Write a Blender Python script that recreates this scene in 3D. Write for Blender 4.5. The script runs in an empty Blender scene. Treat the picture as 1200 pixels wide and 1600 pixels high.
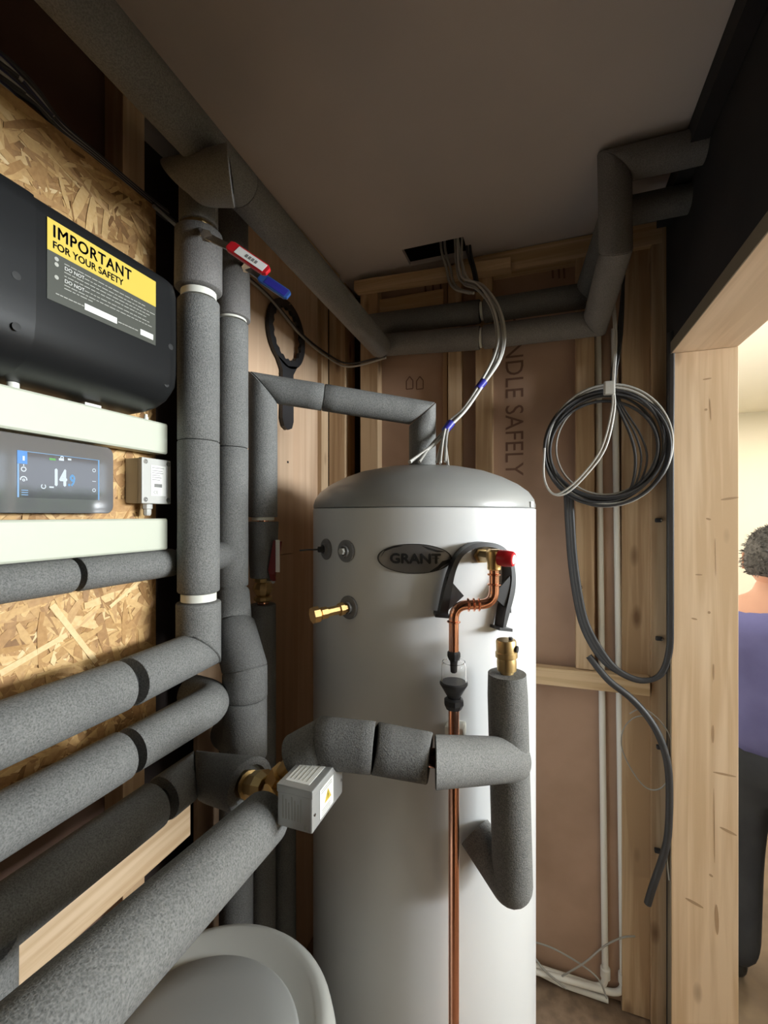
import bpy, bmesh, math, random
from mathutils import Vector, Matrix, noise
random.seed(7)
PI = math.pi
C = bpy.context.scene.collection
scn = bpy.context.scene

# ------------------------------------------------------------------ camera
CAM_H = 1.47                       # eye height above the cupboard floor
FPX = 690.0                        # focal length for a 1200 x 1600 frame
YAW = math.radians(19.77)
cam_d = bpy.data.cameras.new('camera')
cam_d.sensor_fit = 'VERTICAL'; cam_d.sensor_height = 24.0
cam_d.lens = 24.0 * FPX / 1600.0
cam_d.shift_y = 5.0 / 1600.0
cam_d.clip_start = 0.02; cam_d.clip_end = 60
cam = bpy.data.objects.new('camera', cam_d); C.objects.link(cam)
cam.location = (0, 0, CAM_H); cam.rotation_euler = (PI / 2, 0, YAW)
scn.camera = cam

# ------------------------------------------------------------------ world, daylight, exposure
world = bpy.data.worlds.new('daylight'); scn.world = world; world.use_nodes = True
wn = world.node_tree.nodes; wl = world.node_tree.links
bg = wn['Background']; bg.inputs[0].default_value = (0.80, 0.90, 1.0, 1); bg.inputs[1].default_value = 2.5
def area(name, loc, rot, sx, sy, power, col, spread=PI):
    l = bpy.data.lights.new(name, 'AREA'); l.shape = 'RECTANGLE'; l.size = sx; l.size_y = sy
    l.energy = power; l.color = col; l.spread = spread
    o = bpy.data.objects.new(name, l); C.objects.link(o); o.location = loc; o.rotation_euler = rot
    return o
# daylight falling in through the big window of the next room (upper part of the opening)
area('window_daylight', (3.25, 1.10, CAM_H + 0.33), (0, PI / 2 + 0.27, 0), 0.5, 1.8, 120, (0.93, 0.975, 1.0), 1.9)
# unseen fill lamp added in the next room to brighten its far wall
area('far_wall_fill', (1.7, 3.1, CAM_H + 0.78), (0, 0, 0), 0.5, 0.5, 35, (1.0, 0.90, 0.76))
scn.view_settings.view_transform = 'Standard'; scn.view_settings.look = 'None'
scn.view_settings.exposure = -0.12; scn.view_settings.gamma = 1.0
scn.view_settings.use_curve_mapping = False

# ------------------------------------------------------------------ measuring helper
cy, sy_ = math.cos(YAW), math.sin(YAW)
def at(u, v, X=None, Y=None, d=None):
    """point on the plane X=.., Y=.. or at view depth d, measured from the photograph"""
    a = (u - 600) / FPX; z = (805 - v) / FPX
    dx, dy = -sy_ + cy * a, cy + sy_ * a
    if X is not None: d = X / dx
    elif Y is not None: d = Y / dy
    return Vector((dx * d, dy * d, CAM_H + z * d))
def rel(x, y, z): return Vector((x, y, CAM_H + z))
TC = Vector((-0.29, 1.095)); TR = 0.275
def tank_pt(u, v, off=0.0):
    a = (u - 600) / FPX; z = (805 - v) / FPX
    D = Vector((-sy_ + cy * a, cy + sy_ * a)); r = TR + off
    A = D.dot(D); B = -2 * D.dot(TC); K = TC.dot(TC) - r * r
    q = max(B * B - 4 * A * K, 0)
    s = (-B - math.sqrt(q)) / (2 * A)
    return Vector((D.x * s, D.y * s, CAM_H + z * s))
def tank_n(p):
    n = Vector((p.x - TC.x, p.y - TC.y, 0)); return n.normalized()

# ------------------------------------------------------------------ materials
MATS = {}
def mat(name, col, rough=0.6, metal=0.0, **k):
    if name in MATS: return MATS[name]
    m = bpy.data.materials.new(name); m.use_nodes = True
    b = m.node_tree.nodes['Principled BSDF']
    b.inputs['Base Color'].default_value = (*col, 1); b.inputs['Roughness'].default_value = rough
    b.inputs['Metallic'].default_value = metal
    for kk, vv in k.items():
        b.inputs[kk.replace('_', ' ')].default_value = vv
    MATS[name] = m
    return m
def nd(m, t, **k):
    n = m.node_tree.nodes.new(t)
    for a, v in k.items(): setattr(n, a, v)
    return n
def lk(m, a, b): m.node_tree.links.new(a, b)
def ramp(m, stops):
    r = nd(m, 'ShaderNodeValToRGB'); e = r.color_ramp.elements
    while len(e) < len(stops): e.new(0.5)
    for i, (p, c) in enumerate(stops): e[i].position = p; e[i].color = (*c, 1)
    return r
def coords(m, scale=(1, 1, 1), rot=(0, 0, 0)):
    t = nd(m, 'ShaderNodeTexCoord'); mp = nd(m, 'ShaderNodeMapping')
    mp.inputs['Scale'].default_value = scale; mp.inputs['Rotation'].default_value = rot
    lk(m, t.outputs['Object'], mp.inputs[0]); return mp.outputs[0]
def bump(m, h, strength, dist):
    b = nd(m, 'ShaderNodeBump'); b.inputs['Strength'].default_value = strength; b.inputs['Distance'].default_value = dist
    lk(m, h, b.inputs['Height']); lk(m, b.outputs[0], m.node_tree.nodes['Principled BSDF'].inputs['Normal'])
def foam(name, dark, light, scale=330):
    m = mat(name, dark, 0.75)
    b = m.node_tree.nodes['Principled BSDF']; b.inputs['Specular IOR Level'].default_value = 0.35
    co = coords(m)
    n1 = nd(m, 'ShaderNodeTexNoise'); n1.inputs['Scale'].default_value = scale; n1.inputs['Detail'].default_value = 3
    n2 = nd(m, 'ShaderNodeTexVoronoi'); n2.inputs['Scale'].default_value = scale * 1.2
    lk(m, co, n1.inputs[0]); lk(m, co, n2.inputs[0])
    n3 = nd(m, 'ShaderNodeTexNoise'); n3.inputs['Scale'].default_value = 14; lk(m, co, n3.inputs[0])
    ad = nd(m, 'ShaderNodeMath', operation='MULTIPLY_ADD'); ad.inputs[1].default_value = 0.35; lk(m, n2.outputs[0], ad.inputs[0]); lk(m, n1.outputs[0], ad.inputs[2])
    r = ramp(m, [(0.36, dark), (0.86, light)]); lk(m, ad.outputs[0], r.inputs[0])
    mx = nd(m, 'ShaderNodeMixRGB', blend_type='MULTIPLY'); mx.inputs[0].default_value = 0.35
    r2 = ramp(m, [(0.3, (0.7, 0.7, 0.7)), (0.7, (1.1, 1.1, 1.08))]); lk(m, n3.outputs[0], r2.inputs[0])
    lk(m, r.outputs[0], mx.inputs[1]); lk(m, r2.outputs[0], mx.inputs[2]); lk(m, mx.outputs[0], b.inputs['Base Color'])
    bump(m, ad.outputs[0], 0.55, 0.0012)
    return m
def wood(name, c1, c2, axis, knots=True, scale=1.0, rough=0.75):
    m = mat(name, c1, rough); b = m.node_tree.nodes['Principled BSDF']
    s = [55 * scale] * 3; s[axis] = 2.2 * scale
    co = coords(m, s)
    n1 = nd(m, 'ShaderNodeTexNoise'); n1.inputs['Scale'].default_value = 1.0; n1.inputs['Detail'].default_value = 5; n1.inputs['Distortion'].default_value = 0.6
    lk(m, co, n1.inputs[0])
    s2 = [14.0] * 3; s2[axis] = 1.1
    co2 = coords(m, s2); n2 = nd(m, 'ShaderNodeTexNoise'); n2.inputs['Scale'].default_value = 1.0; n2.inputs['Detail'].default_value = 2; lk(m, co2, n2.inputs[0])
    ad = nd(m, 'ShaderNodeMath', operation='ADD'); lk(m, n1.outputs[0], ad.inputs[0]); lk(m, n2.outputs[0], ad.inputs[1])
    r = ramp(m, [(0.78 / 2 + .06, c2), (1.12 / 2 + .02, c1)])
    hf = nd(m, 'ShaderNodeMath', operation='MULTIPLY'); hf.inputs[1].default_value = 0.5; lk(m, ad.outputs[0], hf.inputs[0]); lk(m, hf.outputs[0], r.inputs[0])
    out = r.outputs[0]
    if knots:
        s3 = [11.0] * 3; s3[axis] = 4.2
        co3 = coords(m, s3); v = nd(m, 'ShaderNodeTexVoronoi'); v.inputs['Scale'].default_value = 1.0; lk(m, co3, v.inputs[0])
        rk = ramp(m, [(0.06, (0.22, 0.12, 0.06)), (0.17, (1, 1, 1))]); lk(m, v.outputs[0], rk.inputs[0])
        mx = nd(m, 'ShaderNodeMixRGB', blend_type='MULTIPLY'); mx.inputs[0].default_value = 0.7
        lk(m, out, mx.inputs[1]); lk(m, rk.outputs[0], mx.inputs[2]); out = mx.outputs[0]
    lk(m, out, b.inputs['Base Color']); bump(m, ad.outputs[0], 0.25, 0.001)
    return m
def mottled(name, c1, c2, scale, rough=0.85, bs=0.2, bd=0.001, detail=4):
    m = mat(name, c1, rough); b = m.node_tree.nodes['Principled BSDF']
    co = coords(m); n = nd(m, 'ShaderNodeTexNoise'); n.inputs['Scale'].default_value = scale; n.inputs['Detail'].default_value = detail
    lk(m, co, n.inputs[0]); r = ramp(m, [(0.35, c1), (0.65, c2)]); lk(m, n.outputs[0], r.inputs[0])
    lk(m, r.outputs[0], b.inputs['Base Color']); bump(m, n.outputs[0], bs, bd); return m

FOAM = foam('grey_foam', (0.088, 0.090, 0.087), (0.215, 0.216, 0.208), 420)
FOAM_D = foam('dark_grey_foam', (0.075, 0.075, 0.073), (0.165, 0.165, 0.16), 450)
FOAM_M = foam('purplish_grey_foam', (0.12, 0.115, 0.112), (0.24, 0.232, 0.225), 450)
PINE_Z = wood('pine_upright', (0.58, 0.42, 0.26), (0.41, 0.27, 0.15), 2)
PINE_X = wood('pine_across', (0.66, 0.49, 0.30), (0.49, 0.33, 0.175), 0)
PINE_Y = wood('pine_lengthways', (0.62, 0.46, 0.30), (0.48, 0.33, 0.19), 1)
JAMB_Z = wood('planed_pine_upright', (0.80, 0.61, 0.42), (0.66, 0.47, 0.29), 2, True, 0.8, 0.55)
JAMB_Y = wood('planed_pine_head', (0.80, 0.61, 0.43), (0.68, 0.50, 0.33), 1, True, 0.8, 0.55)
EDGE = mat('drab_timber_edge', (0.20, 0.165, 0.115), 0.8)  # drab brown for the strips along the door lining edges
BOARD = mottled('brown_board', (0.45, 0.30, 0.215), (0.37, 0.24, 0.165), 5, 0.8, 0.08)
BOARD_D = mottled('shaded_red_brown_board', (0.11, 0.06, 0.04), (0.08, 0.042, 0.028), 6, 0.85, 0.1)  # red-brown board, darkened to stand in for shade among the pipes
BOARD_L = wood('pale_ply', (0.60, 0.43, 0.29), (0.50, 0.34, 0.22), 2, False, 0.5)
VOID = mat('cavity_shade', (0.03, 0.02, 0.017), 0.9)  # near-black base colour stands in for the shade inside the cavities
DARKWALL = mottled('near_black_wall', (0.010, 0.010, 0.012), (0.018, 0.016, 0.017), 6, 0.9)  # near-black mottled colour of the right wall and its batten
PLASTER = mottled('grey_brown_plasterboard', (0.55, 0.51, 0.50), (0.60, 0.555, 0.54), 3, 0.9, 0.05)
FLOORM = mottled('dusty_chipboard', (0.30, 0.21, 0.14), (0.20, 0.135, 0.09), 30, 0.85)
OSB = mottled('strand_board_core', (0.52, 0.31, 0.13), (0.30, 0.16, 0.06), 45, 0.7, 0.5, 0.002)
BLACKP = mat('black_plastic', (0.022, 0.022, 0.024), 0.42)
BLACKC = mat('black_casing', (0.010, 0.0105, 0.011), 0.42, 0.0, Specular_IOR_Level=0.30)
BLACKR = mat('black_rubber', (0.03, 0.03, 0.032), 0.6)
WHITEP = mat('white_plastic', (0.80, 0.80, 0.72), 0.4)
WHITEC = mat('ivory_trunking', (0.57, 0.595, 0.49), 0.45)
GREYP = mat('light_grey_plastic', (0.52, 0.52, 0.49), 0.5)
GREYD = mat('mid_grey_plastic', (0.20, 0.20, 0.205), 0.35)
TANKW = mottled('white_painted_steel', (0.70, 0.71, 0.71), (0.66, 0.675, 0.68), 2.5, 0.34, 0.02)
DOME = mat('grey_lid_plastic', (0.33, 0.335, 0.325), 0.33)
BRASS = mat('brass', (0.80, 0.55, 0.25), 0.3, 1.0)
BRASSD = mat('dull_brass', (0.50, 0.36, 0.17), 0.42, 1.0)
COPPER = mat('copper', (0.93, 0.47, 0.32), 0.16, 1.0)
STEEL = mat('bright_steel', (0.75, 0.74, 0.72), 0.22, 1.0)
RED = mat('red_plastic', (0.50, 0.012, 0.02), 0.35)
REDD = mat('dark_red_plastic', (0.20, 0.02, 0.02), 0.4)
BLUE = mat('blue_plastic', (0.03, 0.09, 0.30), 0.35)
BLUET = mat('blue_tape', (0.03, 0.03, 0.30), 0.4)
PAPER = mat('white_label', (0.82, 0.82, 0.78), 0.5)
LIME = mat('lime_print', (0.02, 0.02, 0.02), 0.6)
INK = mat('black_ink', (0.012, 0.012, 0.012), 0.6)
INKG = mat('grey_ink', (0.20, 0.20, 0.19), 0.6)
INKB = mat('brown_ink', (0.17, 0.09, 0.06), 0.8)
PALEINK = mat('pale_print', (0.40, 0.40, 0.36), 0.6)
YELLOW = mat('yellow_label', (0.62, 0.46, 0.06), 0.5)
OLIVE = mat('dark_olive_label', (0.055, 0.058, 0.045), 0.5)
CABG = mat('grey_cable', (0.36, 0.35, 0.32), 0.4)
CABW = mat('pale_grey_cable', (0.55, 0.54, 0.50), 0.4)
CABD = mat('charcoal_cable', (0.032, 0.032, 0.034), 0.5)
CABB = mat('navy_cable', (0.015, 0.018, 0.06), 0.45)
CONDUIT = mat('white_pipe', (0.84, 0.83, 0.78), 0.4)
BADGE = mat('badge_metal', (0.27, 0.265, 0.26), 0.32, 0.7)
ALU = mat('grey_cast_metal', (0.48, 0.49, 0.48), 0.38, 0.5)
VESSEL = mat('pale_grey_enamel', (0.42, 0.425, 0.40), 0.38)
GLASS = mat('clear_plastic', (1, 1, 1), 0.05, 0.0, Transmission_Weight=1.0, IOR=1.3)
CREAM = mottled('cream_paint', (0.86, 0.80, 0.67), (0.84, 0.78, 0.66), 2, 0.9, 0.02)
TANFLOOR = mottled('tan_flooring', (0.20, 0.14, 0.085), (0.16, 0.11, 0.07), 10, 0.8)
SKIN = mat('skin', (0.62, 0.33, 0.23), 0.5)
HAIR = mottled('dark_greying_hair', (0.035, 0.03, 0.028), (0.10, 0.09, 0.085), 90, 0.7, 0.8, 0.006)
SHIRT = mottled('blue_violet_cotton', (0.145, 0.14, 0.32), (0.11, 0.105, 0.25), 7, 0.85, 0.4, 0.01)
TROUSER = mottled('charcoal_cloth', (0.022, 0.024, 0.030), (0.035, 0.037, 0.043), 9, 0.85, 0.3, 0.01)
SHOE = mat('dark_shoe', (0.02, 0.02, 0.02), 0.5)
LEAF = mottled('hedge_green', (0.14, 0.32, 0.06), (0.42, 0.62, 0.22), 25, 0.6)
LAWN = mottled('lawn_green', (0.12, 0.20, 0.06), (0.18, 0.26, 0.09), 12, 0.9)
PANELG = mat('dark_grey_glass', (0.12, 0.12, 0.125), 0.06, 0.0, IOR=1.95)
def emit(name, col, s):
    m = mat(name, (0, 0, 0), 0.3); b = m.node_tree.nodes['Principled BSDF']
    b.inputs['Emission Color'].default_value = (*col, 1); b.inputs['Emission Strength'].default_value = s; return m
SCR = emit('screen_backlight', (0.50, 0.50, 0.56), 0.26); SCR.node_tree.nodes['Principled BSDF'].inputs['IOR'].default_value = 1.95; SCR.node_tree.nodes['Principled BSDF'].inputs['Roughness'].default_value = 0.06
SCRW = emit('screen_white', (0.80, 0.92, 1.0), 1.1)
SCRB = emit('screen_blue', (0.05, 0.33, 0.90), 1.0)
SCRL = emit('screen_light_blue', (0.25, 0.55, 0.95), 0.9)
SCRG = emit('screen_green', (0.20, 0.75, 0.15), 0.7)
TONE = mat('wood_strand', (0.6, 0.4, 0.2), 0.55)
def tone_setup():
    m = TONE; b = m.node_tree.nodes['Principled BSDF']
    a = nd(m, 'ShaderNodeAttribute', attribute_name='tone')
    r = ramp(m, [(0.0, (0.20, 0.095, 0.03)), (0.35, (0.42, 0.23, 0.085)), (0.7, (0.64, 0.41, 0.17)), (1.0, (0.80, 0.60, 0.32))])
    n = nd(m, 'ShaderNodeTexNoise'); n.inputs['Scale'].default_value = 160; n.inputs['Detail'].default_value = 3
    lk(m, coords(m), n.inputs[0])
    mm = nd(m, 'ShaderNodeMath', operation='MULTIPLY_ADD'); mm.inputs[1].default_value = 0.35; mm.inputs[2].default_value = -0.17
    lk(m, n.outputs[0], mm.inputs[0]); ad = nd(m, 'ShaderNodeMath', operation='ADD'); lk(m, mm.outputs[0], ad.inputs[0]); lk(m, a.outputs['Fac'], ad.inputs[1])
    lk(m, ad.outputs[0], r.inputs[0]); lk(m, r.outputs[0], b.inputs['Base Color']); bump(m, n.outputs[0], 0.3, 0.001)
tone_setup()

# ------------------------------------------------------------------ mesh helpers
class MB:
    def __init__(s): s.v = []; s.f = []
    def add(s, vs, fs):
        o = len(s.v); s.v += [Vector(p) for p in vs]; s.f += [tuple(i + o for i in f) for f in fs]; return s
    def box(s, a, b):
        x0, y0, z0 = (min(a[i], b[i]) for i in range(3)); x1, y1, z1 = (max(a[i], b[i]) for i in range(3))
        return s.add([(x0, y0, z0), (x1, y0, z0), (x1, y1, z0), (x0, y1, z0), (x0, y0, z1), (x1, y0, z1), (x1, y1, z1), (x0, y1, z1)],
                     [(0, 3, 2, 1), (4, 5, 6, 7), (0, 1, 5, 4), (1, 2, 6, 5), (2, 3, 7, 6), (3, 0, 4, 7)])
    def rings(s, R, caps=True):
        n = len(R[0]); o = len(s.v)
        for r in R: s.v += [Vector(p) for p in r]
        for k in range(len(R) - 1):
            for i in range(n):
                j = (i + 1) % n; s.f.append((o + k * n + i, o + k * n + j, o + (k + 1) * n + j, o + (k + 1) * n + i))
        if caps:
            s.f.append(tuple(o + i for i in range(n))[::-1]); s.f.append(tuple(o + (len(R) - 1) * n + i for i in range(n)))
        return s
    def prism(s, pts, off):
        return s.rings([pts, [Vector(p) + Vector(off) for p in pts]])
def basis(t):
    t = Vector(t).normalized(); up = Vector((0, 0, 1)) if abs(t.z) < 0.9 else Vector((0, 1, 0))
    a = t.cross(up).normalized(); return a, a.cross(t).normalized()
def obj(name, mb, m, parent=None, smooth=None, bevel=0.0, label=None):
    me = bpy.data.meshes.new(name)
    off = parent_world(parent)
    me.from_pydata([v - off for v in mb.v], [], mb.f); me.materials.append(m)
    bm = bmesh.new(); bm.from_mesh(me); bmesh.ops.recalc_face_normals(bm, faces=bm.faces)
    if bevel:
        es = [e for e in bm.edges if len(e.link_faces) == 2 and e.calc_face_angle(0) > 0.6]
        bmesh.ops.bevel(bm, geom=es, offset=bevel, segments=2, affect='EDGES', profile=0.6)
    bm.to_mesh(me); bm.free()
    if smooth is not None:
        for p in me.polygons: p.use_smooth = True
        try: me.set_sharp_from_angle(angle=math.radians(smooth))
        except Exception: pass
    o = bpy.data.objects.new(name, me); C.objects.link(o)
    if parent: o.parent = parent
    if label: o['label'] = label
    return o
def parent_world(p):
    v = Vector((0, 0, 0))
    while p: v += p.location; p = p.parent
    return v
def thing(name, label, cat, loc, group=None):
    o = bpy.data.objects.new(name, None); C.objects.link(o); o.location = loc; o.empty_display_size = 0.05
    o['label'] = label; o['category'] = cat
    if group: o['group'] = group
    return o
def tag(o, label, cat, group=None):
    o['label'] = label; o['category'] = cat
    if group: o['group'] = group
    return o
def struct(o): o['kind'] = 'structure'; return o
def box_obj(name, a, b, m, parent=None, bevel=0.0, label=None):
    return obj(name, MB().box(a, b), m, parent, None, bevel, label)
def tube_rings(path, r, n=14, flat=1.0):
    R = []; P = [Vector(p) for p in path]; prev = None
    for i, p in enumerate(P):
        t = ((P[i] - P[i - 1]).normalized() if i else Vector((0, 0, 0))) + ((P[i + 1] - P[i]).normalized() if i < len(P) - 1 else Vector((0, 0, 0)))
        t.normalize()
        if prev is None: a, b = basis(t)
        else:
            a = (prev - t * prev.dot(t)).normalized(); b = a.cross(t).normalized()
        prev = a; rr = r[i] if isinstance(r, (list, tuple)) else r
        R.append([p + (a * math.cos(2 * PI * k / n) + b * math.sin(2 * PI * k / n) * flat) * rr for k in range(n)])
    return R
def tube(mb, path, r, n=14): return mb.rings(tube_rings(path, r, n))
def catmull(pts, sub=8, closed=False):
    P = [Vector(p) for p in pts]; out = []; n = len(P)
    for i in range(n if closed else n - 1):
        if closed: a, b, c, d = P[(i - 1) % n], P[i], P[(i + 1) % n], P[(i + 2) % n]
        else: a, b, c, d = P[max(i - 1, 0)], P[i], P[i + 1], P[min(i + 2, n - 1)]
        for k in range(sub):
            t = k / sub
            out.append(0.5 * ((2 * b) + (c - a) * t + (2 * a - 5 * b + 4 * c - d) * t * t + (3 * b - a - 3 * c + d) * t ** 3))
    out.append(P[0].copy() if closed else P[-1]); return out
def fillet(pts, rad, seg=8):
    P = [Vector(p) for p in pts]; out = [P[0]]
    for i in range(1, len(P) - 1):
        a = (P[i - 1] - P[i]); b = (P[i + 1] - P[i]); r = min(rad, a.length * .48, b.length * .48)
        p0 = P[i] + a.normalized() * r; p1 = P[i] + b.normalized() * r
        for k in range(seg + 1):
            t = k / seg; out.append(p0 * (1 - t) ** 2 + P[i] * 2 * t * (1 - t) + p1 * t * t)
    out.append(P[-1]); return out
def sleeve(p0, p1, r, parent, m=FOAM, n0=None, n1=None, bore=0.45, wob=0.012, name='foam_sleeve', r1=None):
    """one length of split foam lagging; n0/n1 are mitre-plane normals at its ends"""
    p0, p1 = Vector(p0), Vector(p1); t = (p1 - p0).normalized(); a, b = basis(t); L = (p1 - p0).length; n = 30
    r1 = r1 or r; k_n = max(4, int(L / 0.03)); seed = random.random() * 50
    n0 = Vector(n0).normalized() if n0 is not None else t; n1 = Vector(n1).normalized() if n1 is not None else t
    def cut(p, q, nn):  # slide q along t onto plane through p with normal nn
        return q + t * ((p - q).dot(nn) / t.dot(nn))
    R = []
    def ring(p, rr, nn, f):
        out = []
        for k in range(n):
            an = 2 * PI * k / n; w = 1 + wob * noise.noise(Vector((math.cos(an) * 1.3, math.sin(an) * 1.3, f * L * 9 + seed)))
            q = p + (a * math.cos(an) + b * math.sin(an)) * rr * w
            out.append(cut(p, q, nn) if nn is not None else q)
        return out
    R.append(ring(p0 + t * 0.010, r * bore, n0, 0)); R.append(ring(p0, r * bore, n0, 0)); R.append(ring(p0, r * 0.955, n0, 0)); R.append(ring(p0 + t * 0.002, r, n0, 0))
    for k in range(1, k_n):
        f = k / k_n; nn = (n0 * max(0, 1 - 2.2 * f) + n1 * max(0, 2.2 * f - 1.2) + t * (1 - max(0, 1 - 2.2 * f) - max(0, 2.2 * f - 1.2)))
        R.append(ring(p0 + t * L * f, r + (r1 - r) * f, nn, f))
    R.append(ring(p1 - t * 0.002, r1, n1, 1)); R.append(ring(p1, r1 * 0.955, n1, 1)); R.append(ring(p1, r1 * bore, n1, 1)); R.append(ring(p1 - t * 0.010, r1 * bore, n1, 1))
    return obj(name, MB().rings(R), m, parent, 50)
def sleeve_bent(path, r, parent, m=FOAM, name='foam_sleeve', end_round=0.0):
    P = [Vector(p) for p in path]; rr = [r * .95] + [r] * (len(P) - 2) + [r * .95]
    mb = MB(); n = 30
    R = tube_rings(P, rr, n)
    def inner(ring, f):
        c = sum(ring, Vector()) / n; return [c + (q - c) * f for q in ring]
    R = [inner(R[0], .47)] + R + [inner(R[-1], .47)]
    return obj(name, mb.rings(R), m, parent, 50)
def mitre(a, b, c):
    return ((Vector(b) - Vector(a)).normalized() + (Vector(c) - Vector(b)).normalized()).normalized()
def cyl(mb, p0, p1, r0, r1=None, n=20):
    return mb.rings(tube_rings([p0, p1], [r0, r1 if r1 is not None else r0], n))
def lathe(mb, base, axis, prof, n=32, cap=True):
    """prof = [(radius, distance along axis)]"""
    t = Vector(axis).normalized(); a, b = basis(t); base = Vector(base)
    return mb.rings([[base + t * h + (a * math.cos(2 * PI * k / n) + b * math.sin(2 * PI * k / n)) * r for k in range(n)] for r, h in prof], cap)
def hexa(mb, p0, p1, r): return mb.rings(tube_rings([p0, p1], r, 6))
def plate(mb, O, ex, ey, x0, y0, x1, y1, h=0.0004, en=None):
    en = en or Vector(ex).cross(Vector(ey)).normalized()
    q = [O + ex * x + ey * y for x, y in ((x0, y0), (x1, y0), (x1, y1), (x0, y1))]
    return mb.rings([q, [p + en * h for p in q]])
def text_mesh(s, size, fn, h=0.0, bold=0.0, name='lettering', m=INK, parent=None, label=None, align='LEFT', sx=1.0, gap=1.0):
    """flat print; bold = stroke thickening made of slightly shifted copies"""
    cu = bpy.data.curves.new('t', 'FONT'); cu.space_character = gap; cu.body = s; cu.size = size; cu.align_x = align; cu.resolution_u = 3
    o = bpy.data.objects.new('t', cu); me = o.to_mesh(); mb = MB()
    for dx, dy in (((0, 0),) if not bold else ((-bold, 0), (bold, 0), (0, bold), (0, -bold))):
        mb.add([fn(v.co.x * sx + dx, v.co.y + dy) for v in me.vertices], [tuple(p.vertices) for p in me.polygons])
    o.to_mesh_clear(); bpy.data.objects.remove(o); bpy.data.curves.remove(cu)
    me2 = bpy.data.meshes.new(name); off = parent_world(parent)
    me2.from_pydata([v - off for v in mb.v], [], mb.f); me2.materials.append(m)
    ob = bpy.data.objects.new(name, me2); C.objects.link(ob)
    if parent: ob.parent = parent
    if label: ob['label'] = label
    return ob
def frame_fn(O, ex, ey, h=0.0006):
    en = Vector(ex).cross(Vector(ey)).normalized()
    return lambda x, y: Vector(O) + Vector(ex) * x + Vector(ey) * y + en * h
def cable(path, r, m, parent=None, name='cable', n=8):
    return obj(name, tube(MB(), path, r, n), m, parent, 60)

# ================================================================== THE CUPBOARD: SHELL
LX, BY, RX, CEIL, FY = -0.74, 1.45, 0.33, 0.84, -1.0
Z0 = 0.0
# back wall: brown boards behind a timber stud frame
wb = struct(obj('wall_back', MB().box((LX - .12, BY + .12, 0), (RX + .14, BY + .14, CAM_H + CEIL + .05)), VOID))
def xat(u, Y): return at(u, 805, Y=Y).x
def stud_back(u0, u1, v0=None, v1=None, y=BY, depth=.09, m=PINE_Z, name='stud'):
    x0, x1 = xat(u0, y), xat(u1, y); um = (u0 + u1) / 2
    zt = at(um, v0, Y=y).z if v0 else CAM_H + CEIL - .002; zb = at(um, v1, Y=y).z if v1 else 0.004
    return box_obj(name, (x0, y, zb), (x1, y + depth, zt), m, wb, .0015)
stud_back(514, 539); stud_back(563, 590); stud_back(700, 721, None, None, BY + .01); stud_back(743, 769)
stud_back(692, 699, None, None, BY + .03)
stud_back(900, 929, None, 1046); stud_back(972, 1016, None, None, BY + .018); stud_back(1018, 1046)
BP = BY + .045
for u0, u1 in ((588, 700), (719, 745), (766, 972)):
    box_obj('backing_board', (xat(u0, BP), BP, 0.004), (xat(u1, BP), BP + .012, CAM_H + CEIL - .003), BOARD, wb)
# noggin on the right, upper battens
p0 = at(836, 1062, Y=BY - .012); p1 = at(1016, 1083, Y=BY - .012)
mb = MB()
mb.rings([[p + Vector((0, yy, zz)) for yy, zz in ((0, -.026), (.034, -.026), (.034, .026), (0, .026))] for p in (at(826, 1054, Y=BY - .012), at(1016, 1074, Y=BY - .012))])
obj('noggin', mb, PINE_X, wb, None, .0015)
mb = MB()
mb.rings([[p + Vector((0, yy, zz)) for yy, zz in ((0, -.017), (.04, -.017), (.04, .017), (0, .017))] for p in (at(553, 446, Y=BY - .04), at(798, 409, Y=BY - .04))])
obj('top_batten', mb, PINE_X, wb, None, .0015)
box_obj('top_plate', (xat(715, BY - .002), BY - .002, CAM_H + .775), (RX - .01, BY + .05, CAM_H + CEIL - .002), PINE_X, wb, .0015)
box_obj('top_plate', (xat(590, BY + .02), BY + .02, CAM_H + .70), (xat(693, BY + .02), BY + .04, CAM_H + .765), PINE_X, wb, .0015)
# printed words on the boards (run down the sheet)
def board_fn(u, v): 
    O = at(u, v, Y=BP - .0008); return lambda x, y: Vector((O.x + y, O.y, O.z - x))
text_mesh('HANDLE SAFELY', 0.081, board_fn(790, 487), name='lettering', m=INKB, parent=wb, sx=0.90)
mb = MB()
def bar2(mb, a, b, w=.0018):   # thin printed stroke on the back boards
    a, b = Vector(a), Vector(b); t = (b - a).normalized(); s = Vector((0, 1, 0)).cross(t) * w
    mb.add([a - s, b - s, b + s, a + s], [(0, 1, 2, 3)])
for u in (640, 656):
    c = at(u, 598, Y=BP - .0008); w, h = .012, .022
    P = [c + Vector(q) for q in ((-w, 0, -h), (w, 0, -h), (w, 0, h * .3), (0, 0, h), (-w, 0, h * .3))]
    for i in range(5): bar2(mb, P[i], P[(i + 1) % 5])
for u in (664, 676, 688, 862, 872, 880):
    bar2(mb, at(u, 440 if u < 700 else 405, Y=BP - .0008), at(u + 2, 470 if u < 700 else 435, Y=BP - .0008), .003)
obj('printed_symbols', mb, INKB, wb)

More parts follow.
